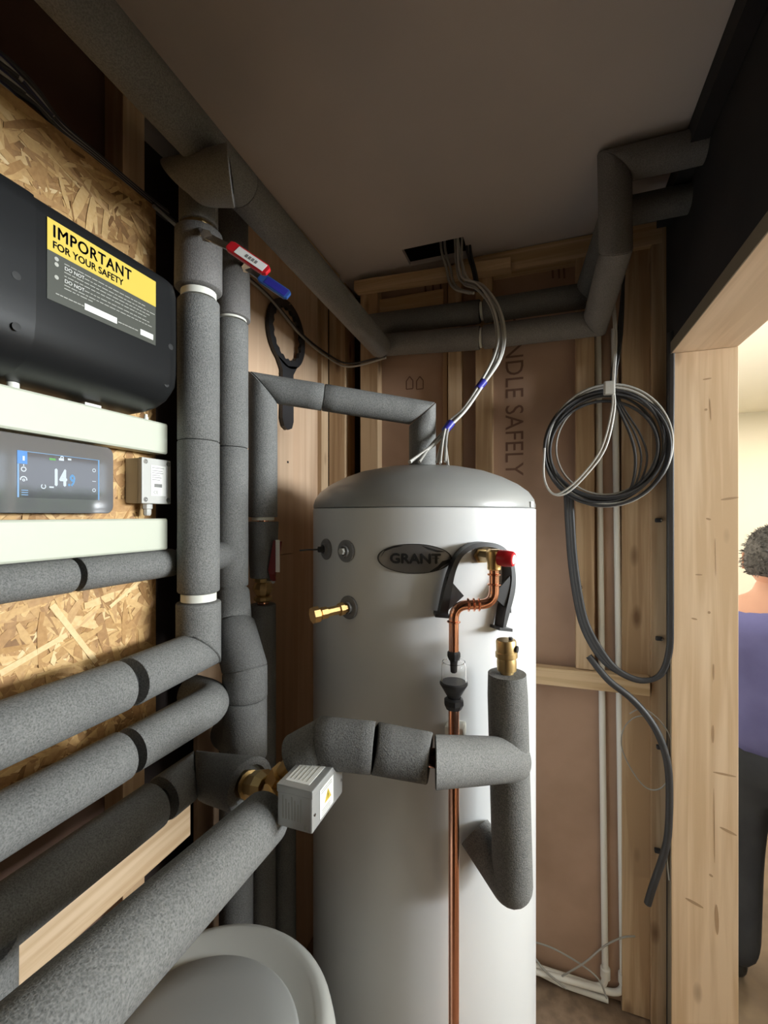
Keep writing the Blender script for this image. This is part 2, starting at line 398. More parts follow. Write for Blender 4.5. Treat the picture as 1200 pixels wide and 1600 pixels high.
# left wall
wlft = struct(obj('wall_left', MB().box((LX - .14, FY, 0), (LX - .10, BY + .12, CAM_H + CEIL + .05)), VOID))
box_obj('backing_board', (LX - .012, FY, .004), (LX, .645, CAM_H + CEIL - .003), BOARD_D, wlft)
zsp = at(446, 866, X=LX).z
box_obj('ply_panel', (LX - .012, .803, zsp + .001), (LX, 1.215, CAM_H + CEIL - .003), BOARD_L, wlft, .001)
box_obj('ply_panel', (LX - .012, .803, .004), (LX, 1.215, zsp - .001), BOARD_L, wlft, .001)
box_obj('ply_panel', (LX - .03, 1.216, .004), (LX - .012, 1.40, CAM_H + CEIL - .003), BOARD_L, wlft, .001)
box_obj('stud', (LX - .04, 1.395, .004), (LX + .004, 1.447, CAM_H + CEIL - .003), PINE_Z, wlft, .0015)
for y in (-.62, -.02, .28, .575): box_obj('stud', (LX + .001, y, .004), (-.694, y + .045, CAM_H + CEIL - .05), PINE_Z, wlft, .0015)
box_obj('ceiling_batten', (LX + .001, FY + .01, CAM_H + CEIL - .036), (-.668, BY - .05, CAM_H + CEIL - .001), PINE_Y, wlft, .0015)
b = box_obj('nail', at(449, 722, X=LX - .001) - Vector((0, .003, .003)), at(449, 722, X=LX - .001) + Vector((.003, .003, .003)), INK, wlft)

# right wall with the doorway to the next room
OPN, OPF, HEAD = .16, 1.38, .435
wr = struct(obj('wall_right', MB().box((RX, OPF + .03, 0), (RX + .13, BY + .12, CAM_H + CEIL + .05)).box((RX, FY, 0), (RX + .13, OPN - .03, CAM_H + CEIL + .05))
     .box((RX, OPN - .03, CAM_H + HEAD + .028), (RX + .13, OPF + .03, CAM_H + CEIL + .05)), DARKWALL))
box_obj('batten', (RX - .035, FY + .01, CAM_H + CEIL - .05), (RX - .001, BY - .05, CAM_H + CEIL - .002), DARKWALL, wr, .001)
d1 = bpy.data.objects.new('door_1', None); C.objects.link(d1); d1.location = (RX, OPF, -.0); d1['kind'] = 'structure'
box_obj('door_jamb', (RX - .004, OPF, -.17), (RX + .145, OPF + .028, CAM_H + HEAD), JAMB_Z, d1, .0015)
box_obj('door_jamb', (RX - .004, OPN - .028, -.17), (RX + .145, OPN, CAM_H + HEAD), JAMB_Z, d1, .0015)
box_obj('door_head', (RX - .004, OPN - .028, CAM_H + HEAD + .0005), (RX + .145, OPF + .028, CAM_H + HEAD + .026), JAMB_Y, d1, .0015)
box_obj('edge_strip', (RX - .0065, OPF - .001, .004), (RX - .0042, OPF + .028, CAM_H + HEAD + .03), EDGE, d1)
box_obj('edge_strip', (RX - .0065, OPN - .028, CAM_H + HEAD - .001), (RX - .0042, OPF + .03, CAM_H + HEAD + .03), EDGE, d1)
KN = mat('knot_brown', (0.44, 0.29, 0.17), 0.7)
for u, v, a_, b_, th in ((1105, 592, .010, .002, .1), (1103, 640, .0035, .003, 0), (1107, 811, .006, .0025, -.3), (1140, 779, .020, .003, .15), (1110, 640, .0012, .03, .05), (1092, 898, .008, .002, 0), (1108, 957, .0032, .0036, 0), (1085, 967, .007, .0022, -.2),
        (1115, 1050, .0018, .022, 0), (1118, 870, .0008, .05, .02), (1114, 1147, .0028, .024, 0), (1116, 1290, .0012, .10, .01), (1132, 1210, .026, .0028, -.05), (1138, 1299, .020, .0035, -.35), (1111, 1368, .005, .003, -.6), (1085, 1411, .022, .004, -.35), (1120, 1437, .0045, .040, .03)):
    c_ = at(u, v, Y=OPF - .0004); ct, st_ = math.cos(th), math.sin(th)
    obj('knot', MB().add([c_ + Vector((a_ * math.cos(q) * ct - b_ * math.sin(q) * st_, 0, a_ * math.cos(q) * st_ + b_ * math.sin(q) * ct)) for q in [2 * PI * i / 14 for i in range(14)]], [tuple(range(14))]), KN, d1)
# front wall behind the camera
struct(obj('wall_front', MB().box((LX - .14, FY - .03, 0), (RX + .13, FY, CAM_H + CEIL + .05)), BOARD))
# floor, ceiling with a square hole for the cables
struct(obj('floor', MB().box((LX - .14, FY, -.03), (RX + .13, BY + .14, 0)), FLOORM))
HX0, HX1, HY0, HY1 = -.42, -.226, 1.335, 1.432
zc, zt = CAM_H + CEIL, CAM_H + CEIL + .015
mb = MB().box((LX - .14, FY, zc), (HX0, BY + .14, zt)).box((HX1, FY, zc), (RX + .13, BY + .14, zt)).box((HX0, FY, zc), (HX1, HY0, zt)).box((HX0, HY1, zc), (HX1, BY + .14, zt))
ceil = struct(obj('ceiling', mb, PLASTER))
mb = MB().box((HX0 - .1, HY0 - .1, zt + .12), (HX1 + .1, HY1 + .1, zt + .13)).box((HX0 - .1, HY0 - .1, zt), (HX0 - .09, HY1 + .1, zt + .12)).box((HX1 + .09, HY0 - .1, zt), (HX1 + .1, HY1 + .1, zt + .12)).box((HX0 - .1, HY0 - .1, zt), (HX1 + .1, HY0 - .09, zt + .12)).box((HX0 - .1, HY1 + .09, zt), (HX1 + .1, HY1 + .1, zt + .12))
obj('void_lining', mb, VOID, ceil)

# ================================================================== NEXT ROOM
FL2 = -.18; WX = 3.3; NY = 4.2; SY0 = -1.4; CZ = CAM_H + .80
struct(obj('floor_next_room', MB().box((RX + .13, SY0, FL2 - .05), (WX + .1, NY, FL2)), TANFLOOR)).name = 'floor_2'
struct(obj('ceiling_2', MB().box((RX + .13, SY0, CZ), (WX + .1, NY, CZ + .05)), CREAM))
struct(obj('wall_far', MB().box((RX - .4, NY, FL2), (WX + .1, NY + .05, CZ)), CREAM))
struct(obj('wall_near', MB().box((RX + .13, SY0 - .05, FL2), (WX + .1, SY0, CZ)), CREAM))
struct(obj('wall_side', MB().box((RX + .08, BY + .14, FL2), (RX + .13, NY, CZ)), CREAM))
W0, W1, WZ0, WZ1 = .1, 3.95, CAM_H - .75, CAM_H + .62
struct(obj('wall_window', MB().box((WX, SY0, FL2), (WX + .1, W0, CZ)).box((WX, W1, FL2), (WX + .1, NY, CZ)).box((WX, W0, FL2), (WX + .1, W1, WZ0)).box((WX, W0, WZ1), (WX + .1, W1, CZ)), CREAM))
w1 = bpy.data.objects.new('window_1', None); C.objects.link(w1); w1.location = (WX, W0, WZ0); w1['kind'] = 'structure'
for yy in (W0, (W0 * 2 + W1) / 3 - .02, (W0 + 2 * W1) / 3 - .02, W1 - .05): box_obj('window_post', (WX + .02, yy, WZ0), (WX + .07, yy + .05, WZ1), WHITEP, w1, .002)
box_obj('window_rail', (WX + .015, W0, WZ0), (WX + .075, W1, WZ0 + .05), WHITEP, w1, .002)
box_obj('window_rail', (WX + .015, W0, WZ1 - .05), (WX + .075, W1, WZ1), WHITEP, w1, .002)
for k in range(3):
    y0 = W0 + (W1 - W0) * k / 3 + .03; y1 = W0 + (W1 - W0) * (k + 1) / 3 - .0
    box_obj('window_pane', (WX + .042, y0, WZ0 + .05), (WX + .046, y1, WZ1 - .05), mat('window_glass', (1, 1, 1), 0.0, 0.0, Transmission_Weight=1.0, IOR=1.02), w1)
struct(obj('ground_outside', MB().box((WX + .1, -4, FL2 - .3), (16, 14, FL2 - .2)), LAWN)).name = 'trim_1'
bpy.data.objects['trim_1'].name = 'ground'
# hedge outside: a leafy bank of small leaf faces round a solid core
hg = thing('hedge', 'clipped green hedge outside the next room, mirrored in the display', 'hedge', (6.2, 3.0, FL2 - .2))
mb = MB().box((5.9, -2.5, FL2 - .2), (6.9, 9.5, CAM_H + .36))
obj('hedge_core', mb, mat('hedge_shadow', (0.03, 0.06, 0.02), .9), hg)
mb = MB(); rnd = random.Random(3)
for k in range(9000):
    p = Vector((5.9 - rnd.random() * .14, rnd.uniform(-2.5, 9.5), rnd.uniform(CAM_H - 1.2, CAM_H + .42)))
    a = Vector((rnd.uniform(-1, 1), rnd.uniform(-1, 1), rnd.uniform(-1, 1))).normalized() * .06; b_ = a.orthogonal().normalized() * .03
    mb.add([p - a, p - b_, p + a, p + b_], [(0, 1, 2, 3)])
o = obj('leaf', mb, LEAF, hg); o['kind'] = 'stuff'

# ================================================================== OSB BOARD with its wood strands
OX = -.68
osb = thing('strand_board', 'rough golden strand board on the left wall behind heater, display and pipes', 'board', (OX, .1, CAM_H - .42))
zt_, zb_, ye = CAM_H + .575, CAM_H - .43, .632
box_obj('board_core', (OX - .013, -.35, zb_), (OX, ye, zt_), OSB, osb)
rnd = random.Random(11); V = []; F = []; T = []
for k in range(5200):
    L = rnd.uniform(.022, .090); w = rnd.uniform(.004, .017); an = rnd.gauss(0.35, 1.0) if rnd.random() < .65 else rnd.uniform(0, PI)
    cyy = rnd.uniform(-.1, ye); cz = rnd.uniform(zb_, zt_)
    dx = Vector((0, math.cos(an), math.sin(an))); dyv = Vector((0, -math.sin(an), math.cos(an)))
    h = .0002 + .0016 * (k / 5200) ** 1.5
    c = Vector((OX + h, cyy, cz)); tl = rnd.uniform(-.0006, .0006)
    pts = [(-L / 2, -w / 2 * rnd.uniform(.3, 1)), (-L / 6, -w / 2), (L / 5, -w / 2 * rnd.uniform(.8, 1.1)), (L / 2, -w / 2 * rnd.uniform(.2, .9)), (L / 2 * rnd.uniform(.8, 1.05), w / 2 * rnd.uniform(.3, .9)), (0, w / 2), (-L / 2 * rnd.uniform(.8, 1.05), w / 2 * rnd.uniform(.4, 1))]
    q = [c + dx * x + dyv * y + Vector((tl * y / w * 2, 0, 0)) for x, y in pts]
    if max(p.y for p in q) > ye or max(p.z for p in q) > zt_ or min(p.z for p in q) < zb_: continue
    o_ = len(V); V += q; n = len(q); V += [p - Vector((.0006, 0, 0)) for p in q]
    F.append(tuple(o_ + i for i in range(n))); T.append(min(1, max(0, rnd.gauss(.50, .2))))
    for i in range(n): F.append((o_ + i, o_ + (i + 1) % n, o_ + n + (i + 1) % n, o_ + n + i)); T.append(max(0, T[-1] - .0))
# the long pale strands that stand out under the small pipe
for (u0, v0, u1, v1, w) in ((82, 945, 150, 1035, .010), (172, 948, 215, 912, .007), (0, 1052, 105, 992, .010)):
    a, b_ = at(u0, v0, X=OX + .0022), at(u1, v1, X=OX + .0022); t = (b_ - a).normalized(); s = Vector((1, 0, 0)).cross(t) * w / 2
    o_ = len(V); V += [a - s, b_ - s * .7, b_ + s * .9, a + s * .8]; F.append((o_, o_ + 1, o_ + 2, o_ + 3)); T.append(.93)
    V += [p - Vector((.002, 0, 0)) for p in V[-4:]]
    for i in range(4): F.append((o_ + i, o_ + (i + 1) % 4, o_ + 4 + (i + 1) % 4, o_ + 4 + i)); T.append(.8)
me = bpy.data.meshes.new('wood_strand'); off = osb.location
me.from_pydata([v - off for v in V], [], F); me.materials.append(TONE)
at_ = me.attributes.new('tone', 'FLOAT', 'FACE'); at_.data.foreach_set('value', T)
o = bpy.data.objects.new('wood_strand', me); C.objects.link(o); o.parent = osb; o['kind'] = 'stuff'

# timber rail low on the left wall
beam = MB(); xb = -.66
q0, q1 = at(40, 1456, X=xb), at(298, 1247, X=xb)
mb = MB().box((xb - .045, -.5, q0.z - .072), (xb, q1.y, q0.z))
tag(obj('timber_rail', mb, PINE_Y, None, None, .002), 'pale sawn timber rail running level below the lowest left pipe', 'timber')

# ================================================================== BLACK HEATER CASING
EXY, EYZ = Vector((0, 1, 0)), Vector((0, 0, 1))
ht = thing('backup_heater', 'large black rounded heater casing with a yellow safety sticker', 'heater', (OX, .3, CAM_H + .17))
prof = [(-.676, .392), (-.600, .392), (-.585, .389), (-.576, .382), (-.572, .365), (-.5715, .30), (-.5715, .262), (-.572, .235), (-.575, .215), (-.582, .199), (-.594, .187), (-.612, .179), (-.640, .174), (-.676, .172)]
def heater_shell(y0, y1, grow=0.0, round0=False):
    R = []; YS = [(y0, 1.0)] if not round0 else []
    YS += [(y1 - .030, 0), (y1 - .016, .003), (y1 - .007, .009), (y1 - .0015, .019), (y1, .030)] if True else []
    R = [[Vector((x + (grow if x > -.67 else 0), y0, CAM_H + z + (grow if z > .3 else -grow))) for x, z in prof]]
    for y, ins in YS[(0 if round0 else 1):]:
        ring = []
        for x, z in prof:
            xx = max(-.676, x + grow - ins) if x > -.67 else x
            zz = z + (grow if z > .3 else -grow); zz = zz - ins * .35 if z > .37 else (zz + ins * .8 if z < .2 else zz)
            ring.append(Vector((xx, y, CAM_H + zz)))
        R.append(ring)
    return MB().rings(R)
obj('casing', heater_shell(.02, .588), BLACKC, ht, 40)
R_ = [[Vector((x + (.0018 if x > -.67 else 0), y, CAM_H + z + (.0018 if z > .3 else -.0018))) for x, z in prof] for y in (-.02, .356)]
obj('end_cover', MB().rings(R_), BLACKC, ht, 40)
for u, v in ((28, 430), (28, 510), (267, 542), (264, 600)):
    p = at(u, v, X=-.5715 if u > 100 else -.567); p.x = -.5722 if v != 600 else -.577
    if u > 200: p.y = min(p.y, .568)
    obj('screw_hole', lathe(MB(), p if u > 100 else Vector((-.5700, p.y, p.z)), (1, 0, 0), [(.0046, 0), (.0048, .0007), (.0030, .0008)], 16), INK, ht, 40)
for u, v, r, hh in ((20, 597, .007, .014), (228, 647, .004, .010)):
    p = at(u, v, X=-.652); obj('cable_gland', lathe(MB(), Vector((p.x, p.y, CAM_H + .166)), (0, 0, 1), [(r, 0), (r, hh * .5), (r * .7, hh * .5), (r * .7, hh)], 12), WHITEP, ht, 40)
# sticker
st = box_obj('safety_sticker', (-.5714, .369, CAM_H + .2655), (-.5706, .530, CAM_H + .3655), OLIVE, ht, 0, 'dark sticker with a yellow IMPORTANT heading')
SO = Vector((-.5706, .369, CAM_H + .3655))
obj('heading_panel', plate(MB(), SO, EXY, EYZ, 0, -.0395, .161, 0, .0003), YELLOW, st)
text_mesh('IMPORTANT', .0215, frame_fn(SO + Vector((0, .006, -.0205)), EXY, EYZ), bold=.00045, m=INK, parent=st, sx=.86, gap=1.1)
text_mesh('FOR YOUR SAFETY', .0128, frame_fn(SO + Vector((0, .006, -.0345)), EXY, EYZ), bold=.0003, m=INK, parent=st, sx=.90)
for zz in (-.0545, -.0705):
    text_mesh('DO NOT', .0064, frame_fn(SO + Vector((0, .0205, zz)), EXY, EYZ), m=PAPER, parent=st)
mb = MB(); rnd = random.Random(5)
for i, zz in enumerate((-.0470, -.0525, -.0575, -.0625, -.0685, -.0738, -.0780)):
    x = .0205 if zz not in (-.0525, -.0685) else .047
    while x < (.150 if i % 3 else .142) and not (i == 6 and x > .055):
        w = rnd.uniform(.003, .009); plate(mb, SO, EXY, EYZ, x, zz - .0004, x + w, zz + .0006, .0004); x += w + .0015
for x0, zz, x1 in ((.010, -.0895, .044), (.096, -.0895, .127)):
    x = x0
    while x < x1: w = rnd.uniform(.003, .006); plate(mb, SO, EXY, EYZ, x, zz - .0004, x + w, zz + .0008, .0004); x += w + .001
obj('small_print', mb, PALEINK, st)
mb = MB()
for zz in (-.0462, -.0530, -.0690): lathe(mb, SO + Vector((.0001, .011, zz)), (1, 0, 0), [(.0026, 0), (.0026, .0004)], 14)
obj('bullet_mark', mb, PALEINK, st)
for x0, x1, zz in ((.047, .094, -.089), (.133, .156, -.089)):
    obj('blank_field', plate(MB(), SO, EXY, EYZ, x0, zz - .0042, x1, zz + .0042, .0004), PAPER, st)

# ================================================================== TRUNKING
def trunk(z0, z1, label, yend=.619):
    t = thing('cable_trunking', label, 'trunking', (OX, .2, CAM_H + z0))
    box_obj('trunk_body', (OX + .0018, -.4, CAM_H + z0 + .002), (-.643, yend - .002, CAM_H + z1 - .002), WHITEC, t, .001)
    mb = MB().rings([[Vector((x, y, CAM_H + z)) for x, z in ((-.662, z0), (-.641, z0), (-.6385, z0 + .003), (-.6385, z1 - .003), (-.641, z1), (-.662, z1))] for y in (-.4, yend)])
    obj('trunk_lid', mb, WHITEC, t, None, .0008); return t
t1 = trunk(.110, .165, 'ivory plastic trunking directly under the black heater casing')
t2 = trunk(-.062, -.006, 'ivory plastic trunking directly below the touch display')
p = at(142, 628, X=-.65); tg = box_obj('identification_tag', (-.668, p.y - .012, CAM_H + .1652), (-.646, p.y + .014, CAM_H + .170), PAPER, None, .0005)
tag(tg, 'small white paper tag lying on the upper trunking edge', 'tag')

# ================================================================== DISPLAY
dp = thing('touch_display', 'dark grey glass touch display showing 14.9 between two trunkings', 'display', (OX, .3, CAM_H + .004))
def rrect(y0, y1, z0, z1, r, x, n=6):
    pts = []
    for (cy_, cz_, a0) in ((y1 - r, z1 - r, 0), (y0 + r, z1 - r, PI / 2), (y0 + r, z0 + r, PI), (y1 - r, z0 + r, 3 * PI / 2)):
        for k in range(n + 1):
            a = a0 + PI / 2 * k / n; pts.append(Vector((x, cy_ + r * math.cos(a), CAM_H + cz_ + r * math.sin(a))))
    return pts
obj('housing', MB().rings([rrect(.285, .5165, .004, .1055, .011, OX + .002), rrect(.285, .5165, .004, .1055, .011, -.650)]), BLACKP, dp, 30)
obj('front_glass', MB().rings([rrect(.2835, .518, .0028, .1068, .012, -.6499), rrect(.2835, .518, .0028, .1068, .012, -.6462), rrect(.2845, .517, .0038, .1058, .011, -.6452)]), PANELG, dp, 20)
DX = -.6451
sc = box_obj('screen', (DX, .380, CAM_H + .0232), (DX + .0003, .4935, CAM_H + .0850), SCR, dp)
def scr_fn(u, v): 
    O = at(u, v, X=DX + .0004); return frame_fn(O, EXY, EYZ, .0001)
text_mesh('14', .0330, scr_fn(82, 758), bold=.0010, m=SCRW, parent=sc, sx=.60, gap=1.0)
text_mesh('.9', .0235, scr_fn(106, 759), bold=.0006, m=SCRL, parent=sc, sx=.68, gap=.9)
mb = MB(); plate(mb, Vector((DX + .0004, .380, CAM_H + .085)), EXY, EYZ, .0, -.0615, .0022, -.0175, .0001); plate(mb, Vector((DX + .0004, .380, CAM_H + .085)), EXY, EYZ, .1112, -.0615, .1133, 0, .0001)
plate(mb, Vector((DX + .0004, .380, CAM_H + .085)), EXY, EYZ, .005, -.0008, .111, 0, .0001)
for k in range(3): plate(mb, Vector((DX + .0004, .380, CAM_H + .0325 - k * .003)), EXY, EYZ, .005, 0, .013, .0010, .0001)
obj('screen_bar', mb, SCRL, sc)
obj('active_tab', plate(MB(), Vector((DX + .0004, .380, CAM_H + .085)), EXY, EYZ, 0, -.0172, .012, 0, .00012), SCRB, sc)
def ringm(mb, O, r0, r1, a0=0, a1=2 * PI, n=16):
    q = []
    for k in range(n + 1):
        a = a0 + (a1 - a0) * k / n; q.append((O + EXY * math.cos(a) * r0 + EYZ * math.sin(a) * r0, O + EXY * math.cos(a) * r1 + EYZ * math.sin(a) * r1))
    for k in range(n): mb.add([q[k][0], q[k][1], q[k + 1][1], q[k + 1][0]], [(0, 1, 2, 3)])
def Q(u, v): return at(u, v, X=DX + .0006)
def icon(*parts):
    mb = MB()
    for p in parts:
        if p[0] == 'r': ringm(mb, *p[1:])
        else: plate(mb, p[1], EXY, EYZ, *p[2:])
    obj('screen_icon', mb, SCRW, sc)
icon(('r', Q(37, 733), .0022, .0034), ('p', Q(37, 728), -.0006, 0, .0006, .0022, .0001))
icon(('r', Q(37, 749), .0030, .0044, -.3, PI + .3), ('r', Q(37, 750), .0008, .0018))
icon(('r', Q(68, 760), .0022, .0034, -4.2, 1.0)); icon(('r', Q(147, 735), .0018, .0028)); icon(('r', Q(147, 766), .0018, .0028))
icon(('p', Q(77, 761), 0, -.001, .006, .001, .0001))
icon(('p', Q(92, 718), 0, -.0012, .007, .002, .0001), ('r', Q(97, 715), .0012, .0024)); icon(('p', Q(107, 718), -.001, -.001, .004, .0016, .0001))
icon(('p', Q(144, 752), 0, -.0004, .006, .0004, .0001)); icon(('p', Q(37, 716), -.0012, -.003, .0012, .003, .0001))
obj('status_icon', plate(MB(), Q(77, 717), EXY, EYZ, 0, -.0015, .0085, .0015, .0001), SCRG, sc)

# ================================================================== GREY JUNCTION BOX
jb = thing('junction_box', 'small grey junction box with corner screws beside the display', 'junction box', (OX, .59, CAM_H + .01))
JY0, JY1, JZ0, JZ1 = .565, .627, CAM_H + .020, CAM_H + .099
box_obj('box_body', (OX + .0018, JY0 + .001, JZ0 + .001), (-.6475, JY1 - .001, JZ1 - .001), GREYP, jb, .002)
box_obj('box_lid', (-.6473, JY0, JZ0), (-.6385, JY1, JZ1), GREYP, jb, .002)
for y in (JY0 + .007, JY1 - .007):
    for z in (JZ0 + .007, JZ1 - .007):
        obj('corner_screw', lathe(MB(), (-.6384, y, z), (1, 0, 0), [(.0042, 0), (.0042, .0006), (.0026, .0006), (.0024, .0001)], 14), STEEL, jb, 40)
lb = box_obj('rating_label', (-.6384, JY0 + .018, JZ0 + .014), (-.6380, JY1 - .012, JZ1 - .012), PAPER, jb, 0, 'white rating label')
mb = MB(); LO = Vector((-.6380, JY0 + .020, JZ1 - .016))
for zz in (0, -.005, -.009, -.013, -.017, -.021): plate(mb, LO, EXY, EYZ, 0, zz - .0006, rnd.uniform(.015, .026), zz + .0003, .0003)
plate(mb, LO, EXY, EYZ, .005, -.034, .021, -.028, .0003)
obj('small_print', mb, INKG, lb)
text_mesh('CE', .008, frame_fn(LO + Vector((0, .003, -.0455)), EXY, EYZ, .0004), m=INKG, parent=lb)
obj('cable_gland', lathe(MB(), (-.657, (JY0 + JY1) / 2 - .004, JZ0 + .0005), (0, 0, -1), [(.0085, 0), (.0085, .009), (.0065, .010), (.0065, .018), (.005, .021)], 8), GREYP, jb, 30)

# ================================================================== INSULATED PIPES
def pipe_thing(label, loc): return thing('insulated_pipe', label, 'pipe', loc)
RF = .0355
def inner(path, parent, r=.014, m=WHITEP, name='inner_pipe'):
    return obj(name, tube(MB(), path, r, 12), m, parent, 60)
# 1 long pipe under the ceiling
q0, q1 = rel(-.545, -.35, .665), rel(-.498, 1.352, .548)
pc = pipe_thing('long grey insulated pipe slanting back under the ceiling on the left', q0)
qm = q0.lerp(q1, .60)
sleeve(q0, qm, RF, pc, FOAM_M); sleeve(qm + (q1 - q0).normalized() * .0012, q1, RF, pc, FOAM_M)
# 2 pipe along back wall, lower one, rising over to the right wall
pb = pipe_thing('lower insulated pipe along the back wall, rising to the right wall', rel(-.45, 1.38, .55))
A0, A1, A2, A3, A4 = at(607, 538, Y=1.385), at(756, 527, Y=1.385), at(930, 505, Y=1.375), at(962, 393, Y=1.15), at(960, 238, Y=1.135)
A5 = Vector((RX + .06, A4.y, A4.z)); A4.z = A5.z = CAM_H + .801
sleeve(A0 - Vector((.03, 0, 0)), A1 - Vector((.012, 0, 0)), RF, pb, FOAM_M); sleeve(A1, A2, RF, pb, FOAM_M, None, mitre(A1, A2, A3))
sleeve(A2, A3, RF, pb, FOAM_M, mitre(A1, A2, A3), mitre(A2, A3, A4)); sleeve(A3, A4, RF, pb, FOAM_M, mitre(A2, A3, A4), mitre(A3, A4, A5)); sleeve(A4, A5, RF, pb, FOAM_M, mitre(A3, A4, A5), None)
obj('pipe_clip', lathe(MB(), A1 - Vector((.013, 0, 0)), (1, 0, -.05), [(.020, 0), (.030, .002), (.030, .009), (.020, .011)], 20), WHITEP, pb, 40)
pb2 = pipe_thing('upper insulated pipe along the back wall, entering right wall under the high elbow', rel(-.45, 1.41, .62))
B0, B1, B2 = at(585, 507, Y=1.405), at(750, 487, Y=1.405), at(915, 462, Y=1.405)
B3 = at(958, 335, Y=1.245); B4 = Vector((RX + .05, B3.y, B3.z))
sleeve(B0 - Vector((.04, 0, 0)), B1, RF, pb2, FOAM_D); sleeve(B1 + Vector((.012, 0, 0)), B2, RF, pb2, FOAM_D); sleeve(B2, B3, .033, pb2, FOAM_D, None, mitre(B2, B3, B4)); sleeve(B3, B4, .033, pb2, FOAM_D, mitre(B2, B3, B4), None)
obj('pipe_clip', lathe(MB(), B1, (1, 0, .05), [(.020, 0), (.029, .002), (.029, .009), (.020, .011)], 20), WHITEP, pb2, 40)
# 3 first vertical pipe with the red-handled valve, turning along the wall at its foot
P1X, P1Y = -.598, .652
p1 = pipe_thing('nearest upright insulated pipe, red lever valve above, bending left below', Vector((P1X, P1Y, CAM_H - .25)))
def v1z(v, x=P1X, y=P1Y):  # height on the pipe axis for an image row
    d = -x * sy_ + y * cy; return CAM_H + (805 - v) / FPX * d
def V1(v, dx=0, dy=0): return Vector((P1X + dx, P1Y + dy, v1z(v)))
inner([V1(340), V1(960)], p1, .016)
sleeve(V1(354), V1(286), .034, p1, FOAM_M, None, (.5, -.3, 1))
# wide loose collar at the top, folded over towards the ceiling pipe
a0, a1 = V1(296), at(370, 268, d=.73)
sleeve(at(294, 284, d=.755), at(362, 276, d=.70), .036, p1, FOAM_M, (1, -.6, .8), (.95, .62, .10), .60, .05, r1=.041)
sleeve(V1(455), V1(365), .041, p1, FOAM_M, wob=.02)
sleeve(V1(690), V1(472), RF + .001, p1); sleeve(V1(924), V1(691), RF + .001, p1)
obj('pipe_collar', lathe(MB(), V1(468), (0, 0, 1), [(.020, 0), (.031, .0), (.031, .012), (.020, .014)], 24), WHITEP, p1, 40)
obj('pipe_collar', lathe(MB(), V1(938), (0, 0, 1), [(.020, 0), (.031, .0), (.031, .014), (.020, .015)], 24), WHITEP, p1, 40)
BZ = CAM_H - .250
E1 = Vector((P1X, P1Y, BZ)); E0 = V1(940); E2 = Vector((-.583, .40, BZ))
sleeve(E1, E0, .039, p1, FOAM, mitre(E2, E1, E0), None)
gap1 = at(203, 1080, X=-.583).y; gap0 = at(188, 1085, X=-.583).y
sleeve(Vector((-.583, gap1, BZ)), E1, .037, p1, FOAM, None, mitre(E2, E1, E0))
sleeve(Vector((-.575, -.3, BZ + .002)), Vector((-.583, gap0, BZ)), .037, p1, FOAM)
inner([Vector((-.583, gap0 - .03, BZ)), Vector((-.583, gap1 + .03, BZ))], p1, .017, BLACKR)
# valve body and red lever
def lever_valve(parent, c, r, pts, hm, wdt=.0085, body_axis=(0, 0, 1)):
    """ball valve with a lever; pts = lever foot, start of grip, end of grip"""
    v = obj('ball_valve', lathe(MB(), Vector(c) - Vector(body_axis) * .016, body_axis, [(r * .6, 0), (r * .8, .004), (r, .010), (r * 1.05, .016), (r, .022), (r * .8, .028), (r * .6, .032)], 10), BRASSD, parent, 25)
    foot, g0, g1 = (Vector(p) for p in pts); D = (g1 - g0).normalized()
    nrm = (Vector((0, 0, CAM_H)) - g0); nrm = (nrm - D * nrm.dot(D)).normalized(); nrm = (nrm + Vector((.25, 0, .5))).normalized(); nrm = (nrm - D * nrm.dot(D)).normalized(); s = D.cross(nrm).normalized()
    obj('spindle', cyl(MB(), Vector(c), foot, .006, None, 10), STEEL, v, 40)
    ax = (foot - Vector(c)).normalized()
    obj('spindle_nut', hexa(MB(), foot - ax * .004, foot + ax * .006, .0095), STEEL, v)
    def bar(P, W, th):
        return MB().rings([[p - s * w, p + s * w, p + s * w + nrm * th, p - s * w + nrm * th] for p, w in zip(P, W)])
    obj('lever_arm', bar([foot - D * .006, foot + D * .008, g0 + D * .012], [.007, .0065, .0055], .0025), STEEL, v, None, .0006)
    obj('lever_grip', bar([g0, g0 + D * .006, g1 - D * .006, g1], [wdt * .7, wdt, wdt, wdt * .6], .007), hm, v, None, .0018)
    L = (g1 - g0).length; g = g0 + D * L * .22 + nrm * .0072
    obj('lever_label', plate(MB(), g, D, s, 0, -wdt * .72, L * .70, wdt * .72, .0004, nrm), PAPER if hm is not BLUE else BLUET, v)
    return v, g, D, s, nrm
v, g, D, s, nrm = lever_valve(p1, V1(358), .028, (at(322, 368, d=.715), at(358, 386, d=.705), at(420, 428, d=.70)), RED, .0095)
mbx = MB()
for k in range(4): plate(mbx, g + D * (.018 + .006 * k) + nrm * .0005, D, s, 0, -.0026, .0042, .0026, .0003, nrm)
obj('small_print', mbx, INKG, v)

